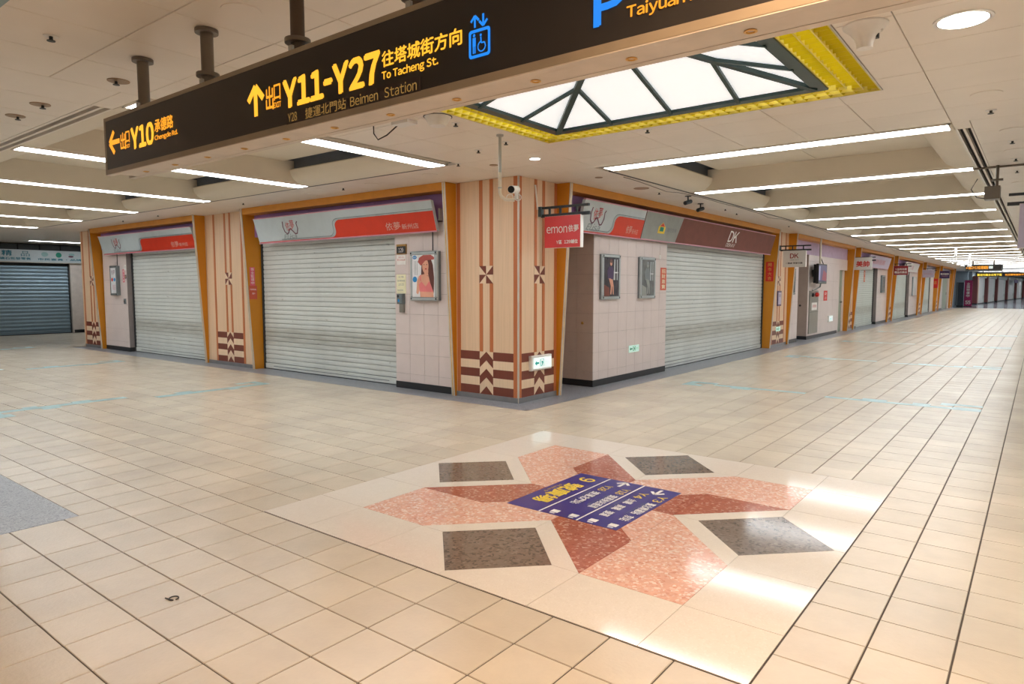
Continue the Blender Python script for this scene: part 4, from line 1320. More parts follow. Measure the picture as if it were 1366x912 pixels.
def lingerie_sign(F, s0, s1, z0, z1, split, label, logo_s, text_s0, text_s1, yb=-0.10, yt=-0.22):
    """pale signboard, red field to the right of an S-shaped edge, red logo and script"""
    t = slant_sign(F, s0, s1, z0, z1, label, yb, yt)
    H_ = math.hypot(z1 - z0, yt - yb)
    f1 = on_slant(F, s0, s1, z0, z1, yb, yt, 0.0015)
    f2 = on_slant(F, s0, s1, z0, z1, yb, yt, 0.003)
    T0 = 0.66
    curve = []
    for i in range(9):
        an = R(-90 + 90 * i / 8); curve.append((split - 0.14 + 0.14 * math.cos(an), 0.04 + 0.26 + 0.26 * math.sin(an)))
    for i in range(9):
        an = R(180 - 90 * i / 8); curve.append((split + 0.14 + 0.14 * math.cos(an), T0 - 0.22 + 0.22 * math.sin(an)))
    # red field: strips so that the curved edge stays clean
    mb = MB()
    for (sA, bA), (sB, bB) in zip(curve, curve[1:]):
        if bB - bA < 1e-6: continue
        n = len(mb.v); mb.v += [f1(sA, bA), f1(s1 - 0.004, bA), f1(s1 - 0.004, bB), f1(sB, bB)]; mb.f.append((n, n + 1, n + 2, n + 3)); mb.sm.append(False)
    n = len(mb.v); mb.v += [f1(split - 0.14, 0.0), f1(s1 - 0.004, 0.0), f1(s1 - 0.004, 0.04), f1(split - 0.14, 0.04)]; mb.f.append((n, n + 1, n + 2, n + 3)); mb.sm.append(False)
    flat_mesh('red_field', mb, M_SIGNR, t)
    poly_print(f1, [(s0 + 0.02, 0.0), (split - 0.14, 0.0), (split - 0.14, 0.045), (s0 + 0.02, 0.045)], M_SIGNR, t, 'red_field')
    off = [(p[0] - 0.05, p[1] + 0.05) for p in curve]
    line_print(f2, [(s0 + (split - s0) * 0.32, 0.10)] + off + [(s1 - 0.01, T0 + 0.05)], 0.012, H_, M_INKG, t)
    line_print(f2, [(s0 + (split - s0) * 0.32, 0.07)] + [(p[0] - 0.022, p[1] + 0.025) for p in curve] + [(s1 - 0.01, T0 + 0.025)], 0.02, H_, M_ALU, t)
    # logo: red characters inside a curved purple cup, script below
    L = logo_s
    lw = 0.42 if F is FL else 0.40
    for a_, b_, m in (('依', 0.0, M_INKR), ('夢', 0.5, M_INKR)):
        letters('lettering', a_, lambda u, v, b_=b_: f2(L + lw * (0.17 + b_ * 0.62 + 0.28 * u), (0.42 if b_ == 0 else 0.47) + 0.36 * v), m, t, 0.0)
    cup = [(0.03, 0.80), (-0.02, 0.6), (0.03, 0.40), (0.16, 0.30), (0.27, 0.34), (0.38, 0.46), (0.46, 0.50), (0.56, 0.42), (0.72, 0.28), (0.85, 0.30), (0.95, 0.48), (0.92, 0.68), (1.0, 0.76)]
    line_print(f2, [(L + lw * a_, b_) for a_, b_ in cup], 0.024, H_, M_INKP, t, 'logo_curve')
    letters('lettering', 'Elisa', lambda u, v: f2(L - 0.06 + 0.36 * u + 0.05 * v, 0.08 + 0.22 * v), M_INKG, t, -0.01)
    letters('lettering', '依夢', lambda u, v: f2(text_s0 + (text_s1 - text_s0) * 0.46 * u, 0.13 + 0.27 * v), M_INKF, t)
    letters('lettering', '新州店', lambda u, v: f2(text_s0 + (text_s1 - text_s0) * (0.5 + 0.5 * u), 0.13 + 0.18 * v), M_INKF, t)
    boxF(F, s1 - 0.01, s1 + 0.02, -0.06, -0.002, z0 + 0.15, z1 - 0.10, M_TRIM, t, 'end_bracket')
    return t

def poster_frame(F, s0, s1, z0, z1, label, name='poster_light_box', y=-0.055, fm=M_ALU, cable=True, back=0.03):
    """rounded aluminium poster light box with screws and a supply cable up the wall"""
    t = thing(name, label, 'poster', F((s0 + s1) / 2, y, z0))
    boxF(F, s0 + 0.005, s1 - 0.005, y + 0.008, back, z0 + 0.005, z1 - 0.005, M_ALUD, t, 'case')
    w = 0.052
    for a_, b_, c_, d_ in ((s0, s1, z1 - w, z1), (s0, s1, z0, z0 + w), (s0, s0 + w, z0 + w, z1 - w), (s1 - w, s1, z0 + w, z1 - w)):
        boxF(F, a_, b_, y, y + 0.03, c_, d_, fm, t, 'frame_rail', 0.012)
    for a_ in (s0 + 0.028, s1 - 0.028):
        for b_ in (z0 + 0.028, z1 - 0.028):
            boxF(F, a_ - 0.012, a_ + 0.012, y - 0.003, y, b_ - 0.012, b_ + 0.012, M_RAIL, t, 'corner_clip')
    if cable:
        c_ = s0 + (s1 - s0) * 0.72
        boxF(F, c_ - 0.005, c_ + 0.005, 0.018, 0.03, z1, 2.33, M_RAIL, t, 'supply_cable')
    return t, y + 0.004

def ell(F, c, z, rs, rz, y, m, parent, name='print', k=18, a0=0, a1=360):
    mb = MB()
    n = k
    mb.v = [F(c + rs * math.cos(R(a0 + (a1 - a0) * i / n)), y, z + rz * math.sin(R(a0 + (a1 - a0) * i / n))) for i in range(n)]
    mb.f = [tuple(range(n))]; mb.sm = [False]
    return flat_mesh(name, mb, m, parent)
def polyF(F, pts, y, m, parent, name='print'):
    mb = MB(); mb.v = [F(a_, y, b_) for a_, b_ in pts]; mb.f = [tuple(range(len(pts)))]; mb.sm = [False]
    return flat_mesh(name, mb, m, parent)

# ------------------------------------------------------------------ left facade, bay beside the corner pillar
fascia(FL, wl, -11.545, -6.50, M_PURPLE, (-9.9, -8.2))
shutter(FL, -11.54, -7.745, 'wide cream roller shutter under the long red and pale signboard beside the corner pillar')
tiled(FL, wl, -7.74, -6.50, [-7.429, -7.125, -6.834, -6.54], 0.03, 0.24, ZJ)
lingerie_sign(FL, -11.17, -6.72, 2.318, 2.735, -8.93, 'long pale and red slanted signboard above the wide cream shutter', -10.32, -7.75, -7.06)
t, yp = poster_frame(FL, -7.33, -6.77, 1.335, 2.05, 'poster light box of a woman in a red hat beside the wide cream shutter')
quadF(FL, -7.278, -6.822, 1.387, 1.998, yp, M_POSTW, t, 'poster')
pc = -7.03
yq = yp - 0.001
def pp(dx, dz): return (-7.278 + 0.456 * dx, 1.387 + 0.611 * dz)
polyF(FL, [pp(.42, .72), pp(.40, .55), pp(.46, .42), pp(.62, .40), pp(.95, .08), pp(.98, .45), pp(.93, .75), pp(.84, .90), pp(.60, .93), pp(.46, .86)], yq, M_HAIR, t)
polyF(FL, [pp(.18, .10), pp(.22, .38), pp(.30, .50), pp(.50, .54), pp(.78, .48), pp(.94, .38), pp(.95, .0), pp(.36, .0), pp(.33, .16), pp(.26, .06)], yq - 0.0004, M_SKIN, t)
polyF(FL, [pp(.54, .52), pp(.74, .50), pp(.72, .68), pp(.56, .68)], yq - 0.0006, M_SKIN, t)
ell(FL, pp(.60, 0)[0], pp(0, .73)[1], 0.064, 0.105, yq - 0.0008, M_SKIN, t)
polyF(FL, [pp(.26, .83), pp(.40, .74), pp(.60, .86), pp(.98, .88), pp(.99, .93), pp(.84, .99), pp(.50, .99), pp(.32, .93)], yq - 0.001, M_HAT, t)
polyF(FL, [pp(.76, .88), pp(.86, .84), pp(.98, .40), pp(.96, .10), pp(.80, .35), pp(.72, .55), pp(.75, .70)], yq - 0.0012, M_HAIR, t)
ell(FL, pp(.62, 0)[0], pp(0, .665)[1], 0.018, 0.010, yq - 0.0014, M_LIP, t)
for dx in (.54, .66): ell(FL, pp(dx, 0)[0], pp(0, .765)[1], 0.012, 0.006, yq - 0.0014, M_HAIR, t)
polyF(FL, [pp(.34, .13), pp(.30, .30), pp(.42, .37), pp(.60, .25), pp(.76, .37), pp(.93, .30), pp(.95, .12)], yq - 0.001, M_BRA, t)
polyF(FL, [pp(.34, .40), pp(.36, .53), pp(.40, .53), pp(.40, .37)], yq - 0.0012, M_BRA, t)
for dz, rs, rz in ((.94, .045, .026), (.42, .046, .042)):
    ell(FL, pp(.12, 0)[0], pp(0, dz)[1], rs, rz, yq - 0.0016, M_BLUE, t)
for k in range(3): polyF(FL, [pp(.10 + .06 * k, .52), pp(.115 + .06 * k, .52), pp(.115 + .06 * k, .86), pp(.10 + .06 * k, .86)], yq - 0.0005, M_INKG, t)
letters_on(FL, 'NEW', pp(.05, 0)[0], pp(.19, 0)[0], pp(0, .925)[1], pp(0, .955)[1], yq - 0.002, M_INKW, t)
def plate(F, s0, s1, z0, z1, label, txt='129', edge=True):
    t = thing('number_plate', label, 'number plate', F((s0 + s1) / 2, 0.03, z0))
    boxF(F, s0, s1, 0.012, 0.03, z0, z1, M_GOLD, t, 'backing')
    boxF(F, s0 + 0.006, s1 - 0.006, 0.008, 0.013, z0 + 0.012, z1 - 0.03, M_PLATE, t, 'face')
    letters_on(F, txt, s0 + 0.05, s1 - 0.05, z0 + 0.03, z1 - 0.055, 0.006, M_INKW, t)
plate(FL, -7.68, -7.475, 2.022, 2.17, 'black and gold number plate 129 beside the poster of the woman')
def paper(F, s0, s1, z0, z1, m, label, lines, ink, y=0.029, cat='notice', vertical=None, name='paper_notice'):
    t = thing(name, label, cat, F((s0 + s1) / 2, y, z0))
    boxF(F, s0, s1, y - 0.0025, y + 0.0015, z0, z1, m, t, 'sheet')
    if vertical:
        n = len(vertical); hh = (z1 - z0) * 0.92 / n
        for i, ch in enumerate(vertical):
            zt = z1 - (z1 - z0) * 0.04 - hh * i
            letters_on(F, ch, s0 + (s1 - s0) * 0.2, s1 - (s1 - s0) * 0.2, zt - hh * 0.88, zt - hh * 0.08, y - 0.0032, ink, t, 0.01)
    for body, a_, b_, c_, d_ in lines:
        letters_on(F, body, s0 + (s1 - s0) * a_, s0 + (s1 - s0) * b_, z0 + (z1 - z0) * c_, z0 + (z1 - z0) * d_, y - 0.0032, ink, t)
    return t
paper(FL, -7.692, -7.498, 1.868, 2.013, M_PAPERW, 'small white sticker with red lettering under the number plate 129', [('Elisa', .08, .92, .40, .62), ('週日公休', .2, .8, .70, .82)], M_INKR)
paper(FL, -7.705, -7.50, 1.435, 1.722, M_PAPERY, 'cream paper notice with small print above the grey lock box', [('公告', .2, .8, .82, .92), ('營業時間', .1, .9, .62, .72), ('11:00-21:00', .2, .8, .42, .54), ('敬請見諒', .1, .7, .14, .22)], M_INKG)
t = thing('lock_box', 'grey shutter lock box with two buttons below the cream notice', 'lock box', FL(-7.59, 0.03, 1.15))
boxF(FL, -7.655, -7.522, -0.03, 0.03, 1.278, 1.433, M_ALUD, t, 'case', 0.012)
boxF(FL, -7.612, -7.528, -0.01, 0.03, 1.15, 1.278, M_STEEL, t, 'hasp')
ell(FL, -7.615, 1.395, 0.022, 0.022, -0.032, M_PLATE, t, 'button'); ell(FL, -7.60, 1.33, 0.022, 0.022, -0.032, M_BLUE, t, 'button')
# red sticker on the mustard fin (faces +X)
FX = -11.543
def FFIN(s, y, z): return (FX - y, s, z)
t = thing('fin_sticker', 'coral red security sticker on the mustard fin left of the wide shutter', 'sticker', (FX, 6.95, 1.31))
boxF(FFIN, 6.875, 7.03, -0.004, 0.0, 1.31, 1.56, M_CORALPAPER, t, 'sheet')
boxF(FFIN, 6.895, 6.995, -0.004, 0.0, 1.56, 1.90, M_PINKPAPER, t, 'tab')
for i, ch in enumerate('保全監視中'):
    letters_on(FFIN, ch, 6.915, 6.978, 1.835 - 0.063 * i, 1.888 - 0.063 * i, -0.005, M_INKW, t)
letters_on(FFIN, '門禁管制區', 6.89, 7.015, 1.475, 1.505, -0.005, M_INKW, t)
letters_on(FFIN, '錄影中', 6.93, 6.99, 1.40, 1.43, -0.005, M_INKW, t)
pillar(FL, -13.345, -11.545, 'wide beige pillar with brown chevrons standing between two cream shutters', c=-12.45)
# ------------------------------------------------------------------ left facade, second bay
fascia(FL, wl, -18.42, -13.345, M_PURPLE, (-15.8,))
shutter(FL, -17.045, -13.35, 'cream roller shutter in the bay before the blue steel shutter')
tiled(FL, wl, -18.37, -17.05, [], 0.03, 0.24, [0.227, 0.531, 1.123, 1.708, 2.3])
lingerie_sign(FL, -17.93, -13.45, 2.318, 2.735, -15.82, 'shorter pale and red slanted signboard nearest the blue steel shutter', -17.25, -14.45, -13.75)
t, yp = poster_frame(FL, -17.787, -17.409, 1.335, 2.05, 'grey wall light box with a red and a blue dot near the steel shutter', y=-0.055, fm=M_ALUD)
quadF(FL, -17.735, -17.461, 1.39, 1.995, yp, M_POSTW, t, 'poster')
ell(FL, -17.66, 1.715, 0.052, 0.045, yp - 0.001, M_INKR, t); ell(FL, -17.53, 1.715, 0.052, 0.045, yp - 0.001, M_BLUE, t)
letters_on(FL, '依夢', -17.69, -17.5, 1.84, 1.95, yp - 0.001, M_INKP, t); letters_on(FL, '歡迎', -17.65, -17.49, 1.47, 1.60, yp - 0.001, M_SIGNPINK, t)
paper(FL, -17.26, -17.165, 1.65, 1.955, M_PINKPAPER, 'pink vertical sticker beside the grey wall light box', [], M_INKW, vertical='保全連線')
paper(FL, -17.16, -17.06, 1.93, 2.06, M_PAPERW, 'small white sticker at the edge of the farther cream shutter', [('129', .2, .8, .5, .8)], M_INKG)
paper(FL, -17.145, -17.06, 1.735, 1.825, M_BLADEP, 'tiny dark blue sticker at the edge of the farther cream shutter', [('保', .2, .8, .2, .8)], M_YELPRINT)
t = thing('wall_switch', 'small dark key switch on the tiled wall below the stickers', 'switch', FL(-17.167, 0.03, 1.14))
boxF(FL, -17.205, -17.13, 0.0, 0.03, 1.14, 1.262, M_ALUD, t, 'plate', 0.006); boxF(FL, -17.178, -17.157, -0.008, 0.0, 1.18, 1.22, M_PLATE, t, 'key')
pillar(FL, -19.62, -18.42, 'narrow beige chevron pillar beside the blue steel shutter', c=-19.0, lfin=False)
MB().box(-19.62, -19.56, YF + 0.61, YF + 6.9, 0, ZC).build('wall_panel', M_WALL, wl)
# ------------------------------------------------------------------ end of the side corridor: blue steel shutter
def FW(s, y, z): return (XEND - y, s, z)       # faces +X, s = world y
we = wall_run(FW, 'wall_far_left', [(0.8, 14, 0.25, 0.6, 0, ZC)], 'wall at the end of the side corridor')
ws = shutter(FW, 4.6, 8.86, 'blue-grey steel roller shutter closing the end of the side corridor', M_SHUTB, pitch=0.118, z_top=2.33)
shutter(FW, 0.9, 4.5, 'second blue-grey steel shutter at the end of the side corridor', M_SHUTB, pitch=0.118, z_top=2.33)
boxF(FW, 8.86, 9.30, 0.05, 0.25, 0, 2.4, M_WALL, we, 'wall_panel'); boxF(FW, 8.90, 9.3, 0.03, 0.06, 0, 0.1, M_SKIRT, we, 'skirting')
boxF(FW, 0.8, 12, 0.10, 0.25, 2.70, 2.93, M_RAIL, we, 'fascia_panel')
for s in (5.0, 5.6, 6.2, 6.8, 7.4, 8.0, 8.6): boxF(FW, s, s + 0.03, 0.08, 0.11, 2.70, 2.93, M_BLACK, we, 'fascia_joint')
t = thing('shop_signboard', 'flat pale signboard with blue-green lettering above the blue steel shutter', 'signboard', FW(6.5, 0.05, 2.36))
boxF(FW, 3.0, 10.2, -0.02, 0.045, 2.35, 2.74, M_SIGNW, t, 'board'); boxF(FW, 3.0, 10.2, -0.03, 0.0, 2.33, 2.355, M_TRIM, t, 'trim')
MT = mat('teal_ink', (30, 110, 130), 0.5)
letters_on(FW, '精', 6.95, 7.22, 2.54, 2.71, -0.022, MT, t, 0.02)
letters_on(FW, '品', 7.46, 7.70, 2.53, 2.69, -0.022, MT, t, 0.0)
letters_on(FW, '・礦石批發零售', 6.80, 7.72, 2.415, 2.495, -0.022, MT, t, 0.02)
letters_on(FW, '市民富貴・品牌', 7.92, 9.2, 2.415, 2.485, -0.022, MT, t, 0.02)
ell(FW, 8.12, 2.61, 0.10, 0.075, -0.022, M_TEAL, t, 'logo'); ell(FW, 8.52, 2.60, 0.085, 0.085, -0.022, M_GREEN, t, 'logo'); ell(FW, 8.90, 2.62, 0.09, 0.05, -0.022, M_TEAL, t, 'logo'); ell(FW, 8.88, 2.56, 0.08, 0.03, -0.023, M_INKP, t, 'logo')
# ------------------------------------------------------------------ right facade, first bay
fascia(FR, wr, 7.92, 17.31, M_PURPLE, (9.5, 11.0, 12.6, 14.2, 15.8))
VJ = [9.034 + 0.297 * k for k in range(9)]
tiled(FR, wr, 8.87, 11.40, VJ, 0.0, 0.24, ZJ)
# side of the tiled block, seen across the recess (faces -Y)
def FSIDE(s, y, z): return (s, 8.87 + y, z)
tiled(FSIDE, wr, XF - 0.90, XF - 0.004, [XF - 0.30, XF - 0.6], -0.004, 0.04, ZJ, mat('taupe_wall_tile', (176, 160, 150), 0.3, var=0.03))
t = thing('door_knob', 'small dark round lock on the side of the tiled block', 'lock', (XF - 0.19, 8.866, 0.98))
MB().lathe((XF - 0.19, 8.866, 0.98), [(0.022, 0.0), (0.022, -0.012), (0.014, -0.02), (0.004, -0.02)], 14, 'y').build('knob', M_GOLD, t)
shutter(FR, 11.40, 17.305, 'wide cream roller shutter under the brown DK signboard')
# slanted signboards: pale/red, then grey and brown
lingerie_sign(FR, 8.27, 10.16, 2.325, 2.775, 9.22, 'pale and red slanted signboard over the tiled block with posters', 8.50, 9.62, 10.02)
t = slant_sign(FR, 10.175, 16.99, 2.33, 2.775, 'grey and brown slanted signboard lettered DK', m=M_SIGNBROWN)
f1 = on_slant(FR, 0, 0, 2.33, 2.775, -0.10, -0.22, 0.0015); f2 = on_slant(FR, 0, 0, 2.33, 2.775, -0.10, -0.22, 0.003)
poly_print(f1, [(10.18, 0.0), (11.50, 0.0), (11.62, 1.0), (10.18, 1.0)], M_SIGNGREY, t, 'grey_field')
poly_print(f2, [(10.72, .28), (10.98, .28), (10.98, .52), (10.85, .70), (10.72, .52)], M_YELPRINT, t, 'logo'); poly_print(on_slant(FR, 0, 0, 2.33, 2.775, -0.10, -0.22, 0.004), [(10.78, .36), (10.92, .36), (10.92, .52), (10.78, .52)], M_GREEN, t, 'logo')
poly_print(on_slant(FR, 0, 0, 2.33, 2.775, -0.10, -0.22, 0.0045), [(10.76, .54), (10.94, .54), (10.85, .68)], M_INKR, t, 'logo')
letters('lettering', 'DK', lambda u, v: f2(13.98 + 0.52 * u + 0.05 * v, 0.34 + 0.50 * v), M_INKW, t, 0.01)
letters('lettering', 'DEKAY', lambda u, v: f2(13.95 + 0.5 * u + 0.02 * v, 0.12 + 0.16 * v), M_INKW, t)
letters('lettering', '流行女裝', lambda u, v: f2(11.05 + 0.4 * u, 0.38 + 0.16 * v), M_ALUD, t)
def fashion_poster(s0, s1, bg, label, dim):
    t, yp = poster_frame(FR, s0, s1, 1.34, 2.042, label, y=-0.06, back=0.0)
    w = s1 - s0 - 0.104
    quadF(FR, s0 + 0.052, s1 - 0.052, 1.392, 1.99, yp, bg, t, 'poster')
    def p_(dx, dz): return (s0 + 0.052 + w * dx, 1.392 + 0.598 * dz)
    yq = yp - 0.001
    sk_, hr, dr_ = (M_SKIN, M_HAIR, M_BLADEP) if not dim else (M_SIGNGREY, M_ALUD, M_ALUD)
    polyF(FR, [p_(.62, .42), p_(.66, .96), p_(.74, .96), p_(.74, .42)], yq, M_ALU, t); polyF(FR, [p_(.84, .42), p_(.84, .96), p_(.90, .96), p_(.90, .42)], yq, M_ALU, t)
    polyF(FR, [p_(.64, .60), p_(.64, .63), p_(.92, .63), p_(.92, .60)], yq - .0003, M_POSTW, t)
    polyF(FR, [p_(.24, .44), p_(.20, .66), p_(.30, .76), p_(.55, .78), p_(.62, .62), p_(.58, .42)], yq - .0006, dr_, t)
    ell(FR, p_(.45, 0)[0], p_(0, .86)[1], 0.035, 0.045, yq - .001, sk_, t)
    ell(FR, p_(.45, 0)[0], p_(0, .91)[1], 0.04, 0.03, yq - .0012, hr, t)
    polyF(FR, [p_(.30, .46), p_(.44, .26), p_(.40, .04), p_(.48, .02), p_(.54, .26), p_(.44, .46)], yq - .0008, sk_, t)
    polyF(FR, [p_(.44, .44), p_(.56, .24), p_(.58, .04), p_(.64, .03), p_(.63, .26), p_(.56, .44)], yq - .0009, sk_, t)
    polyF(FR, [p_(.38, .02), p_(.40, .05), p_(.50, .04), p_(.52, .01)], yq - .001, M_PLATE, t); polyF(FR, [p_(.56, .02), p_(.58, .05), p_(.66, .04), p_(.68, .01)], yq - .001, M_PLATE, t)
    polyF(FR, [p_(.0, .0), p_(.0, .30), p_(.34, .22), p_(.38, .0)], yq - .0002, M_SIGNBROWN if not dim else M_SIGNGREY, t)
    return t
fashion_poster(9.035, 9.60, M_DKPOST, 'dark fashion poster light box near the corner of the tiled block', False)
fashion_poster(10.29, 10.85, M_DKPOST2, 'grey faded fashion poster light box nearer the wide cream shutter', True)
plate(FR, 11.17, 11.36, 2.02, 2.15, 'small black number plate beside the DK shutter', '131')
paper(FR, 11.09, 11.15, 2.03, 2.10, M_PAPERW, 'tiny white card beside the small black number plate', [('i', .4, .6, .2, .8)], M_INKG, y=-0.001)
paper(FR, 11.15, 11.385, 1.478, 1.88, M_CORALPAPER, 'red scroll paper with vertical lettering beside the DK shutter', [], M_PAPERY, y=-0.001, vertical='招財進寶')
t = thing('exit_plate', 'pale green luminous exit plate low on the tiled block', 'exit sign', FR(10.18, 0, 0.445))
boxF(FR, 10.01, 10.36, -0.008, 0.0, 0.445, 0.56, M_GLOW, t, 'plate')
def exit_print(F, s0, s1, z0, z1, y, m, parent):
    w, h = s1 - s0, z1 - z0
    zc = (z0 + z1) / 2
    polyF(F, [(s0, zc), (s0 + w * .14, zc + h * .36), (s0 + w * .14, zc + h * .12), (s0 + w * .3, zc + h * .12), (s0 + w * .3, zc - h * .12), (s0 + w * .14, zc - h * .12), (s0 + w * .14, zc - h * .36)], y, m, parent, 'arrow')
    for a_, b_, c_, d_ in ((.36, .41, .04, .96), (.36, .66, .9, .96), (.62, .66, .04, .96), (.46, .58, .48, .72)):
        polyF(F, [(s0 + w * a_, z0 + h * c_), (s0 + w * b_, z0 + h * c_), (s0 + w * b_, z0 + h * d_), (s0 + w * a_, z0 + h * d_)], y, m, parent, 'pictogram')
    polyF(F, [(s0 + w * .44, z0 + h * .04), (s0 + w * .50, z0 + h * .04), (s0 + w * .60, z0 + h * .5), (s0 + w * .50, z0 + h * .5)], y - 0.0005, m, parent, 'pictogram')
    letters_on(F, '出口', s0 + w * .74, s1, zc + h * .02, zc + h * .18, y, m, parent); letters_on(F, 'EXIT', s0 + w * .74, s1, zc - h * .2, zc - h * .06, y, m, parent)
exit_print(FR, 10.03, 10.34, 0.46, 0.545, -0.009, M_GREEN, t)
t = thing('lit_exit_sign', 'white lit exit box with a green arrow low on the corner pillar', 'exit sign', FR(7.445, 0, 0.41))
boxF(FR, 7.21, 7.68, -0.06, 0.0, 0.408, 0.61, M_PLASTIC, t, 'housing', 0.012)
boxF(FR, 7.245, 7.655, -0.064, -0.058, 0.438, 0.582, M_EXITW, t, 'face')
exit_print(FR, 7.27, 7.60, 0.455, 0.565, -0.0655, M_EXITG, t)
t = thing('green_exit_decal', 'small green exit plate on the chevrons of the pillar after the DK shutter', 'exit sign', FR(18.1, 0, 0.40))
boxF(FR, 17.93, 18.28, -0.016, -0.006, 0.395, 0.51, M_GLOW, t, 'plate'); exit_print(FR, 17.96, 18.25, 0.41, 0.495, -0.017, M_GREEN, t)
pillar(FR, 17.31, 18.90, 'beige pillar with a red paper on its fin between the DK shutter and the recess', c=18.1)
# red couplet on that pillar's fin (faces -Y)
def FFY(s, y, z): return (s, 17.309 + y, z)
t = thing('red_couplet', 'red good-luck paper with gold lettering on the mustard fin', 'paper', (-5.355, 17.309, 1.68))
boxF(FFY, -5.45, -5.26, -0.004, 0.0, 1.68, 2.165, M_REDPAPER, t, 'sheet')
for i, ch in enumerate('開市大吉'):
    letters_on(FFY, ch, -5.40, -5.31, 2.05 - 0.112 * i, 2.135 - 0.112 * i, -0.005, M_TRIMY, t)
t = thing('pillar_notice', 'purple framed notice on the pillar after the DK shutter', 'notice', FR(18.1, -0.01, 1.05))
boxF(FR, 17.95, 18.25, -0.03, -0.006, 1.05, 1.44, M_BLADEP, t, 'frame', 0.006); boxF(FR, 17.98, 18.22, -0.033, -0.029, 1.09, 1.40, M_LAV, t, 'sheet'); letters_on(FR, '安全', 18.02, 18.18, 1.28, 1.36, -0.034, M_BLADEP, t)
t = thing('pillar_switch', 'small metal plate on the pillar after the DK shutter', 'switch', FR(17.66, 0, 1.08))
boxF(FR, 17.62, 17.70, -0.012, 0.0, 1.08, 1.20, M_ALUD, t, 'plate', 0.004); boxF(FR, 17.65, 17.67, -0.016, -0.012, 1.12, 1.16, M_PLATE, t, 'key')
# ------------------------------------------------------------------ blade signs on iron brackets
def blade(F, s, face, label, texts, m_txt=M_INKW, z0=2.045, z1=2.43, x0=0.115, x1=0.675, sgn=1):
    """hanging sign at right angles to the facade; F maps (s, y-into-wall, z)"""
    t = thing('blade_sign', label, 'hanging sign', F(s, 0, z0))
    th = 0.035
    boxF(F, s - 0.03, s + 0.03, -0.055, 0.0, 2.47, 2.60, M_IRONB, t, 'wall_plate')
    for za, zb, l in ((2.565, 2.595, 0.78), (2.455, 2.495, 0.79)):
        boxF(F, s - 0.018, s + 0.018, -l, -0.04, za, zb, M_IRON, t, 'bracket_bar')
    for d in (0.17, 0.34, 0.60):
        boxF(F, s - 0.012, s + 0.012, -d - 0.012, -d + 0.012, 2.49, 2.57, M_IRON, t, 'spacer')
    MB(F).box(s - th, s + th, -x1, -x0, z0, z1 + 0.03).build('panel', M_PLASTIC, t)
    for e, sd in ((s - th - 0.002, -1), (s + th + 0.002, 1)):
        mb = MB(F); mb.add([(e, -x1 + 0.004, z0 + 0.003), (e, -x0 - 0.0, z0 + 0.003), (e, -x0 - 0.0, z1 + 0.028), (e, -x1 + 0.004, z1 + 0.028)], [(0, 1, 2, 3)])
        flat_mesh('face', mb, face, t)
        for body, a_, b_, c_, d_, m, bd in texts:
            if sd < 0:
                fn = lambda u, v: F(e - 0.002, -(x0 + (x1 - x0) * (a_ + (b_ - a_) * u)), z0 + (z1 - z0) * (c_ + (d_ - c_) * v))
            else:
                fn = lambda u, v: F(e + 0.002, -(x0 + (x1 - x0) * (1 - a_ - (b_ - a_) * u)), z0 + (z1 - z0) * (c_ + (d_ - c_) * v))
            letters('lettering', body, fn, m, t, bd)
    return t
W_ = M_INKW
t = blade(FR, 7.45, M_BLADERED, 'red hanging shop sign reading emon on the corner pillar', [('emon', .06, .64, .50, .72, W_, 0.0), ('依夢', .67, .95, .52, .75, W_, 0.012), ('Y區', .34, .49, .13, .25, W_, 0.02), ('129鋪位', .56, .93, .13, .26, W_, 0.025)])
MB().tube([(XF + 0.012, 7.39, 2.56), (XF + 0.012, 7.34, 2.88)], 0.012, 8).build('white_conduit', M_PLASTIC, t)
blade(FR, 18.0, M_BLADEW, 'white hanging shop sign lettered DK in dark red', [('DK', .32, .68, .58, .88, M_BLADEDR, 0.02), ('DEKAY', .32, .70, .42, .52, M_INKG, 0.0), ('一韓線', .13, .42, .20, .31, M_INK, 0.02), ('明星衣飾', .46, .86, .20, .32, M_INK, 0.02)])
blade(FR, 26.4, M_BLADEW, 'white hanging shop sign with two bold red characters', [('美帥', .12, .86, .26, .76, M_INKR, 0.03)], z0=2.15, z1=2.55)
blade(FR, 34.6, M_BLADEDR, 'dark red hanging shop sign with two rows of white characters', [('Y品時尚館', .10, .90, .56, .82, W_, 0.015), ('精品衣飾店', .06, .92, .18, .46, W_, 0.02)], z0=2.09, z1=2.46)
blade(FR, 44.0, M_LAV, 'pale lavender hanging shop sign with a faint row of characters', [('流行女裝店', .12, .88, .42, .60, M_SIGNPINK, 0.0)], z0=2.09, z1=2.48)
blade(FR, 52.0, M_BLADEP, 'dark purple hanging shop sign far down the corridor', [('韓流服飾', .10, .90, .5, .75, W_, 0.02), ('FASHION', .2, .8, .25, .4, M_SIGNPINK, 0.0)], z0=2.12, z1=2.58)
blade(FE, 9.66, M_LAV, 'pale lavender hanging sign projecting from the right-hand side of the corridor', [('流行館', .15, .85, .4, .62, M_INKP, 0.0)], z0=1.97, z1=2.44)
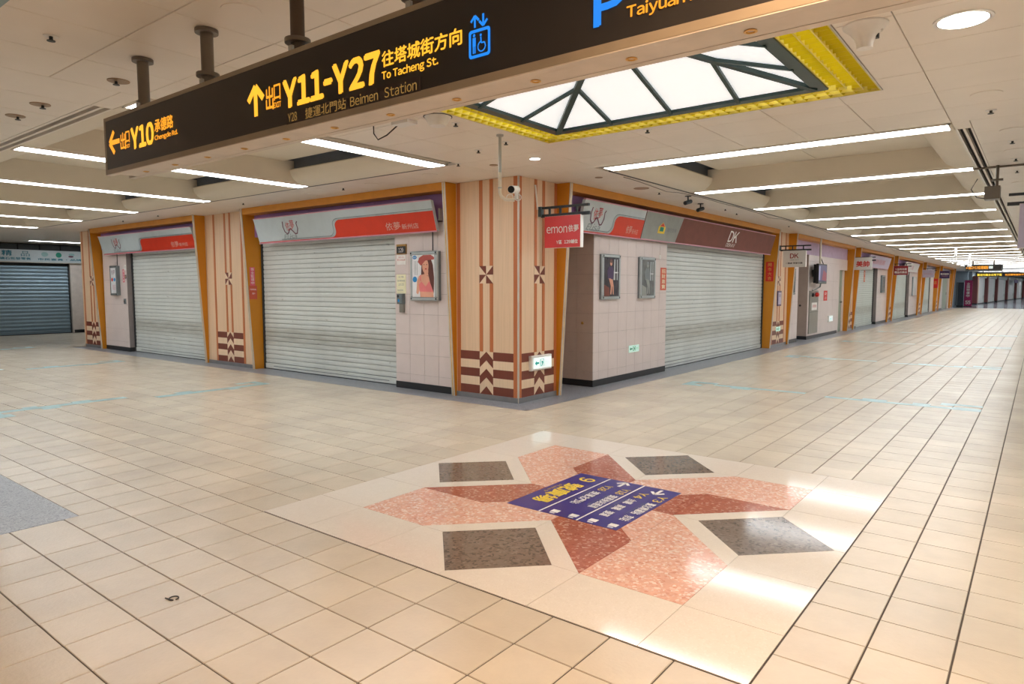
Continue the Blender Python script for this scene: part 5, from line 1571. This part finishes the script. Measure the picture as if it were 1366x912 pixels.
# ------------------------------------------------------------------ right facade, second bay (recess, monitor, fire cabinet, door)
fascia(FR, wr, 18.90, 25.96, M_LILAC, (21.25,), 2.48)
tiled(FR, wr, 18.90, 19.94, [19.45], 0.02, 0.24, [0.527, 1.127, 1.727, 2.3], z_top=2.48)
tiled(FR, wr, 20.89, 24.62, [22.4, 23.9], 0.0, 0.24, [0.527, 1.127, 1.727, 2.3], z_top=2.48)
def FS2(s, y, z): return (s, 20.886 + y, z)
tiled(FS2, wr, XF - 0.9, XF - 0.004, [XF - 0.45], -0.004, 0.04, [0.527, 1.127, 1.727, 2.3], MATS['taupe_wall_tile'], z_top=2.48)
t = thing('door_knob', 'small dark round lock on the side wall below the monitor recess', 'lock', (XF - 0.2, 20.88, 1.0))
MB().lathe((XF - 0.2, 20.88, 1.0), [(0.03, 0.0), (0.03, -0.015), (0.015, -0.025), (0.005, -0.025)], 12, 'y').build('knob', M_PLATE, t)
t, yp = poster_frame(FR, 18.96, 19.43, 1.335, 2.045, 'narrow grey light box on the short wall before the recess', y=-0.05, fm=M_ALUD, cable=False)
quadF(FR, 19.01, 19.38, 1.39, 1.99, yp, M_DKPOST2, t, 'poster'); quadF(FR, 19.12, 19.26, 1.5, 1.9, yp - 0.001, M_SIGNGREY, t, 'print')
# monitor on a ceiling pole, turned towards the crossing
t = thing('wall_monitor', 'black monitor with a purple picture mounted above the steel fire cabinet', 'monitor', FR(21.35, -0.25, 1.66))
MB(FR).box(20.96, 21.91, -0.20, -0.12, 1.66, 2.20).build('back_case', M_BLACK, t)
boxF(FR, 21.3, 21.6, -0.13, 0.0, 1.85, 2.05, M_RAIL, t, 'wall_mount')
boxF(FR, 20.95, 21.92, -0.26, -0.19, 1.64, 2.22, M_PLATE, t, 'case', 0.01)
quadF(FR, 20.99, 21.88, 1.71, 2.18, -0.262, M_SCREEN, t, 'screen'); quadF(FR, 20.99, 21.14, 1.74, 2.15, -0.263, M_SCREENW, t, 'picture'); polyF(FR, [(21.35, 1.75), (21.86, 1.72), (21.86, 1.95), (21.5, 2.05)], -0.263, M_SCREENR, t, 'picture')
quadF(FR, 20.99, 21.88, 1.66, 1.70, -0.2625, M_ALUD, t, 'speaker_bar')
MB().tube([FR(21.25, -0.22, 2.2), FR(21.25, -0.22, ZC)], 0.03, 10).build('ceiling_pole', M_CREAMPIPE, t)
MB().tube([FR(21.75, -0.2, 2.2), FR(21.85, -0.1, 2.4), FR(21.9, -0.05, 2.55), FR(21.9, -0.05, 2.84)], 0.012, 8).build('cable', M_RUBBER, t)
MB().tube([FR(21.5, -0.2, 1.66), FR(21.75, -0.12, 1.55), FR(21.6, -0.05, 1.48), FR(21.3, -0.02, 1.44)], 0.02, 8).build('cable', M_ALUD, t)
t = thing('fire_cabinet', 'tall brushed steel fire hydrant cabinet under the monitor', 'fire cabinet', FR(21.5, 0, 0.16))
boxF(FR, 21.02, 21.99, -0.03, 0.0, 0.16, 1.435, M_STEEL, t, 'door', 0.006); boxF(FR, 21.02, 21.99, -0.034, -0.03, 0.80, 0.806, M_RAIL, t, 'joint')
MB(FR).lathe((21.30, -0.03, 1.31), [(0.06, 0.0), (0.06, -0.03), (0.02, -0.05), (0.005, -0.05)], 14, 'y').build('alarm_button', M_PLATE, t)
MB(FR).lathe((21.66, -0.03, 1.315), [(0.055, 0.0), (0.07, -0.02), (0.06, -0.08), (0.005, -0.10)], 14, 'y').build('alarm_light', M_REDPAPER, t)
boxF(FR, 21.22, 21.82, -0.036, -0.031, 0.856, 1.08, M_PAPERW, t, 'notice'); letters_on(FR, '消防栓', 21.3, 21.74, 0.93, 1.02, -0.038, M_INKR, t)
paper(FR, 22.73, 23.17, 1.115, 1.43, M_REDPAPER, 'red fire instruction plate on the tiled wall right of the steel cabinet', [('消防', .2, .8, .55, .85), ('119', .25, .75, .15, .4)], M_INKW, y=-0.001)
t = thing('lit_wall_box', 'small glowing white box low on the wall right of the fire cabinet', 'exit sign', FR(23.55, 0, 0.42))
boxF(FR, 23.3, 23.81, -0.05, 0.0, 0.42, 0.628, M_PLASTIC, t, 'housing', 0.01); boxF(FR, 23.34, 23.77, -0.054, -0.049, 0.45, 0.60, M_EXITW, t, 'face'); exit_print(FR, 23.4, 23.7, 0.47, 0.58, -0.056, M_EXITG, t)
boxF(FR, 24.62, 24.85, 0.02, 0.24, 0, 2.48, M_PINKTILE, wr, 'wall_panel')
d1 = boxF(FR, 24.85, 25.66, 0.12, 0.2, 0.0, 2.12, M_DOORG, None, 'door_1', 0.01, org=FR(25.2, 0.1, 0)); tag(d1, 'grey-green service door at the end of the second bay', 'door', kind='structure')
boxF(FR, 25.5, 25.56, 0.06, 0.12, 1.0, 1.06, M_STEEL, d1, 'door_handle')
boxF(FR, 24.85, 25.96, 0.02, 0.24, 2.12, 2.48, M_PINKTILE, wr, 'wall_panel'); boxF(FR, 25.66, 25.96, 0.1, 0.24, 0, 2.12, M_PINKTILE, wr, 'wall_panel')
def far_pillar(s0, s1, label):
    return pillar(FR, s0, s1, label)
far_pillar(25.96, 27.02, 'beige pillar bearing the white sign with bold red characters')
# third to sixth bays
fascia(FR, wr, 27.02, 33.88, M_PURPLE, (30.4,))
boxF(FR, 27.1, 27.74, 0.05, 0.24, 0, 2.45, MATS['taupe_wall_tile'], wr, 'wall_panel'); boxF(FR, 27.08, 27.76, 0.03, 0.2, 0, 0.1, M_SKIRT, wr, 'skirting')
shutter(FR, 27.76, 31.54, 'cream shutter below the lilac signboard in the third bay', M_SHUTF)
tiled(FR, wr, 31.56, 33.88, [32.6], 0.02, 0.24, [0.527, 1.127, 1.727], z_top=2.46)
t = slant_sign(FR, 28.7, 33.2, 2.31, 2.77, 'lilac and white slanted signboard in the third bay', m=M_LAV)
f2 = on_slant(FR, 0, 0, 2.31, 2.77, -0.10, -0.22, 0.003)
letters('lettering', '美帥服飾', lambda u, v: f2(29.4 + 2.6 * u, 0.3 + 0.45 * v), M_SIGNPINK, t, 0.02)
t, yp = poster_frame(FR, 32.3, 33.0, 1.30, 2.05, 'narrow grey light box on the third bay wall', y=-0.05, fm=M_ALUD, cable=False)
quadF(FR, 32.36, 32.94, 1.36, 1.99, yp, M_DKPOST2, t, 'poster')
paper(FR, 29.55, 29.8, 1.75, 2.2, M_CORALPAPER, 'faded red paper pasted on the third bay shutter', [], M_PAPERY, y=0.158, vertical='大吉')
paper(FR, 27.84, 28.0, 1.65, 2.1, M_CORALPAPER, 'red paper strip at the left edge of the third bay shutter', [], M_PAPERY, y=0.158, vertical='招財')
far_pillar(33.88, 35.08, 'beige pillar bearing the dark red sign with white rows')
fascia(FR, wr, 35.08, 43.2, M_PURPLE, (39.0,))
shutter(FR, 35.5, 40.25, 'cream shutter in the fourth bay behind the dark red hanging sign', M_SHUTF, parts=False)
tiled(FR, wr, 40.27, 43.2, [41.7], 0.02, 0.24, [0.527, 1.127, 1.727], z_top=2.46)
t = slant_sign(FR, 37.4, 41.9, 2.31, 2.76, 'plain white slanted signboard in the fourth bay', m=M_BLADEW)
f2 = on_slant(FR, 0, 0, 2.31, 2.76, -0.10, -0.22, 0.003)
letters('lettering', '小舖', lambda u, v: f2(38.9 + 1.2 * u, 0.25 + 0.5 * v), M_SIGNPINK, t)
t, yp = poster_frame(FR, 41.2, 42.3, 1.1, 2.1, 'white framed panel on the fourth bay wall', y=-0.05, cable=False)
quadF(FR, 41.26, 42.24, 1.16, 2.04, yp, M_POSTW, t, 'poster')
far_pillar(43.2, 44.8, 'beige pillar bearing the pale lavender hanging sign')
fascia(FR, wr, 44.8, 51.1, M_BLADEP, (48.0,))
shutter(FR, 45.0, 49.5, 'cream shutter in the fifth bay with a red paper beside it', M_SHUTF, parts=False)
boxF(FR, 49.5, 51.1, 0.1, 0.24, 0, 2.45, M_WALL, wr, 'wall_panel')
def FFY2(s, y, z): return (s, 51.09 + y, z)
t = thing('red_couplet', 'red paper on the fin of the fifth bay', 'paper', (-5.3, 51.09, 1.5))
boxF(FFY2, -5.5, -5.22, -0.006, 0.0, 1.5, 2.1, M_REDPAPER, t, 'sheet'); letters_on(FFY2, '吉', -5.44, -5.28, 1.75, 1.95, -0.008, M_TRIMY, t)
far_pillar(51.1, 52.75, 'beige pillar bearing the dark purple hanging sign')
fascia(FR, wr, 52.75, 60.1, M_BLADEP, (56.0,))
boxF(FR, 52.8, 55.4, 0.05, 0.24, 0, 2.45, M_PINKTILE, wr, 'wall_panel'); boxF(FR, 52.8, 55.4, 0.03, 0.1, 0, 0.12, M_SKIRT, wr, 'skirting')
d2 = boxF(FR, 55.6, 59.2, 0.14, 0.2, 0.0, 2.3, M_DOORG, None, 'door_2', 0.01, org=FR(57, 0.1, 0)); tag(d2, 'grey-green panel door in the last bay of the long corridor', 'door', kind='structure')
boxF(FR, 55.4, 55.6, 0.05, 0.24, 0, 2.45, M_PINKTILE, wr, 'wall_panel'); boxF(FR, 59.2, 60.1, 0.05, 0.24, 0, 2.45, M_PINKTILE, wr, 'wall_panel'); boxF(FR, 58.9, 58.98, 0.1, 0.14, 1.0, 1.2, M_STEEL, d2, 'door_handle')
far_pillar(60.1, 61.4, 'last beige pillar at the far end of the long corridor')
MB(FR).box(61.4, YEND, 0.0, 0.3, 0, ZC).build('end_panel', M_GREYBLUE, wr)

# ------------------------------------------------------------------ far hall
wfar = tag(MB().box(-14, -5.0, 70.5, 71.0, 0, ZC).build('wall_far_hall', M_GREYBLUE), 'grey-blue wall of the far hall', 'wall', kind='structure')
tag(MB().box(-14, 8, 127, 127.5, 0, ZC).build('wall_far_end', M_WALL), 'wall closing the far hall', 'wall', kind='structure')
tag(MB().box(-14.3, -14, 62, 128, 0, ZC).build('wall_hall_left', M_WALL), 'left wall of the far hall', 'wall', kind='structure')
FP = [(-4.6, 73.5), (-4.15, 80.0), (-3.75, 89.0), (-3.2, 99.5), (-2.6, 109.5), (-1.95, 120.0), (-1.5, 126.5)]
wrow = MB()
for (x0, y0), (x1, y1) in zip(FP, FP[1:]):
    wrow.add([(x0 - 0.3, y0, 0), (x1 - 0.3, y1, 0), (x1 - 0.3, y1, ZC), (x0 - 0.3, y0, ZC), (x0 - 0.6, y0, 0), (x1 - 0.6, y1, 0), (x1 - 0.6, y1, ZC), (x0 - 0.6, y0, ZC)], [(0, 1, 2, 3), (7, 6, 5, 4), (3, 2, 6, 7), (0, 4, 5, 1), (0, 3, 7, 4), (1, 5, 6, 2)])
wrow = tag(wrow.build('wall_far_row', M_GREYBLUE), 'angled row of far shop fronts beyond the long corridor', 'wall', kind='structure')
MB().box(-14, -4.9, 73.0, 73.5, 0, ZC).build('end_panel', M_GREYBLUE, wrow)
for k, ((x0, y0), (x1, y1)) in enumerate(zip(FP, FP[1:])):
    L = math.hypot(x1 - x0, y1 - y0); dx, dy = (x1 - x0) / L, (y1 - y0) / L
    def FK(s, y, z, x0=x0, y0=y0, dx=dx, dy=dy): return (x0 + dx * s - dy * y - 0.0, y0 + dy * s + dx * y, z)
    t = thing('far_column', 'dark red column between pale far shop fronts', 'column', FK(0.3, 0, 0), 'dark red columns of the far row')
    boxF(FK, 0.0, 0.55, -0.12, 0.25, 0, 2.55, M_BRICKRED, t, 'shaft'); boxF(FK, 0.55, 0.85, -0.1, 0.25, 0, 2.6, M_TRIMY, t, 'gold_edge'); boxF(FK, -0.02, 0.57, -0.14, 0.25, 0, 0.12, M_SKIRT, t, 'base')
    t = thing('far_shop_front', 'pale closed shop front in the far row', 'shop front', FK(L / 2, 0, 0), 'pale shop fronts of the far row')
    boxF(FK, 0.95, L * 0.72, 0.05, 0.25, 0.1, 2.4, M_BLADEW, t, 'panel'); boxF(FK, L * 0.74, L - 0.45, 0.10, 0.25, 0.1, 2.4, M_SHUTF, t, 'shutter'); boxF(FK, 1.6, L - 0.45, 0.04, 0.25, 0, 0.1, M_SKIRT, t, 'skirting'); boxF(FK, 1.6, L - 0.45, -0.05, 0.25, 2.42, 2.75, M_SIGNGREY, t, 'fascia')
    if k == 3: boxF(FK, 3.0, 7.0, -0.5, -0.42, 2.1, 2.5, M_BLADEP, t, 'hanging_panel')
t = thing('covered_stand', 'dark covered stand at the far end of the long corridor', 'stand', (-5.1, 65.8, 0))
MB().prism([(-5.45, 66.0), (-4.93, 66.0), (-4.91, 66.6), (-5.5, 66.6)], 0.06, 1.95).build('cover', M_COVERED, t); MB().box(-5.4, -4.95, 66.05, 66.5, 0, 0.08).build('base', M_BLACK, t)
MB().box(-5.4, -5.33, 65.96, 66.0, 0.1, 1.9).build('edge', M_ALUD, t)
t = thing('magenta_banner', 'tall magenta standing banner at the far end of the long corridor', 'banner', (-4.55, 65.7, 0))
MB().box(-4.86, -4.33, 65.66, 65.72, 0.05, 2.12).build('panel', M_MAGENTA, t)
FB = lambda s, y, z: (s, 65.66 + y, z)
for i, ch in enumerate('全面特價中'): letters_on(FB, ch, -4.72, -4.5, 1.72 - 0.24 * i, 1.93 - 0.24 * i, -0.003, M_INKW, t, 0.02)
letters_on(FB, '55', -4.76, -4.42, 0.2, 0.48, -0.003, M_INKW, t, 0.03); MB().box(-4.87, -4.3, 65.5, 65.9, 0, 0.05).build('foot', M_BLACK, t)
t = thing('hanging_exit_sign', 'small hanging amber exit sign far down the long corridor', 'sign', (-2.35, 42.27, 2.38))
MB().box(-3.18, -1.55, 42.19, 42.35, 2.38, 2.71).build('body', M_ALUD, t); MB().box(-3.12, -1.6, 42.17, 42.20, 2.41, 2.68).build('face', M_SIGNBLK, t)
FH = lambda s, y, z: (s, 42.17 + y, z)
letters_on(FH, '←出口Y13往塔城街', -3.10, -2.16, 2.47, 2.63, -0.004, M_AMBER, t, 0.03); quadF(FH, -2.13, -1.97, 2.49, 2.62, -0.004, M_EXITW, t, 'pictogram')
for x in (-2.82, -1.93): MB().tube([(x, 42.27, 2.70), (x, 42.27, ZC - 0.008)], 0.035, 8).build('hanger_pole', M_POLED, t)
t = thing('amber_text_display', 'wide hanging display with yellow running text at the corridor end', 'display', (-2.3, 64, 2.37))
MB().box(-4.05, -0.3, 64.0, 64.2, 2.37, 2.68).build('case', M_PLATE, t)
FD = lambda s, y, z: (s, 64.0 + y, z)
letters_on(FD, '歡迎光臨台北地下街', -3.95, -2.4, 2.43, 2.60, -0.004, emit('yellow_led', (1.0, 0.72, 0.06), 1.4), t, 0.02); letters_on(FD, '祝您購物愉快平安', -2.2, -0.9, 2.44, 2.58, -0.004, M_AMBER, t, 0.02)
for x in (-3.6, -0.8): MB().tube([(x, 64.1, 2.68), (x, 64.1, ZC + 0.02)], 0.03, 8).build('hanger_rod', M_POLED, t)

# ------------------------------------------------------------------ the unseen sides of the crossing (plain, real walls)
for nm, b, lb in (('wall_opposite_right', (XE, XE + 0.3, YF, YEND), 'plain wall on the right of the long corridor'),
                  ('wall_near_right', (XE, XE + 0.3, -8, YS), 'plain wall right of the viewpoint'),
                  ('wall_near_left', (XF - 0.3, XF, -8, YS), 'plain wall left of the corridor behind the viewpoint'),
                  ('wall_opposite_left', (XEND, XF - 0.3, YS - 0.3, YS), 'plain wall on the near side of the side corridor'),
                  ('wall_side_north', (XE + 0.3, 7, YF, YF + 0.3), 'plain wall north of the corridor beside the viewpoint'),
                  ('wall_side_south', (XE + 0.3, 7, YS - 0.3, YS), 'plain wall south of the corridor beside the viewpoint'),
                  ('wall_side_end', (7, 7.3, YS - 0.3, YF + 0.3), 'end wall of the corridor beside the viewpoint'),
                  ('wall_behind', (XF - 0.3, XE + 0.3, -8.3, -8), 'end wall behind the viewpoint')):
    tag(MB().box(b[0], b[1], b[2], b[3], 0, ZC + 0.3).build(nm, M_WALL), lb, 'wall', kind='structure')
tag(MB().box(7.8, 8.1, 62, 128, 0, ZC).build('wall_hall_right', M_WALL), 'right wall of the far hall', 'wall', kind='structure')
tag(MB().box(XEND, -19.6, 14, 14.3, 0, ZC).build('wall_cross_end', M_WALL), 'wall closing the cross passage beside the blue steel shutter', 'wall', kind='structure')
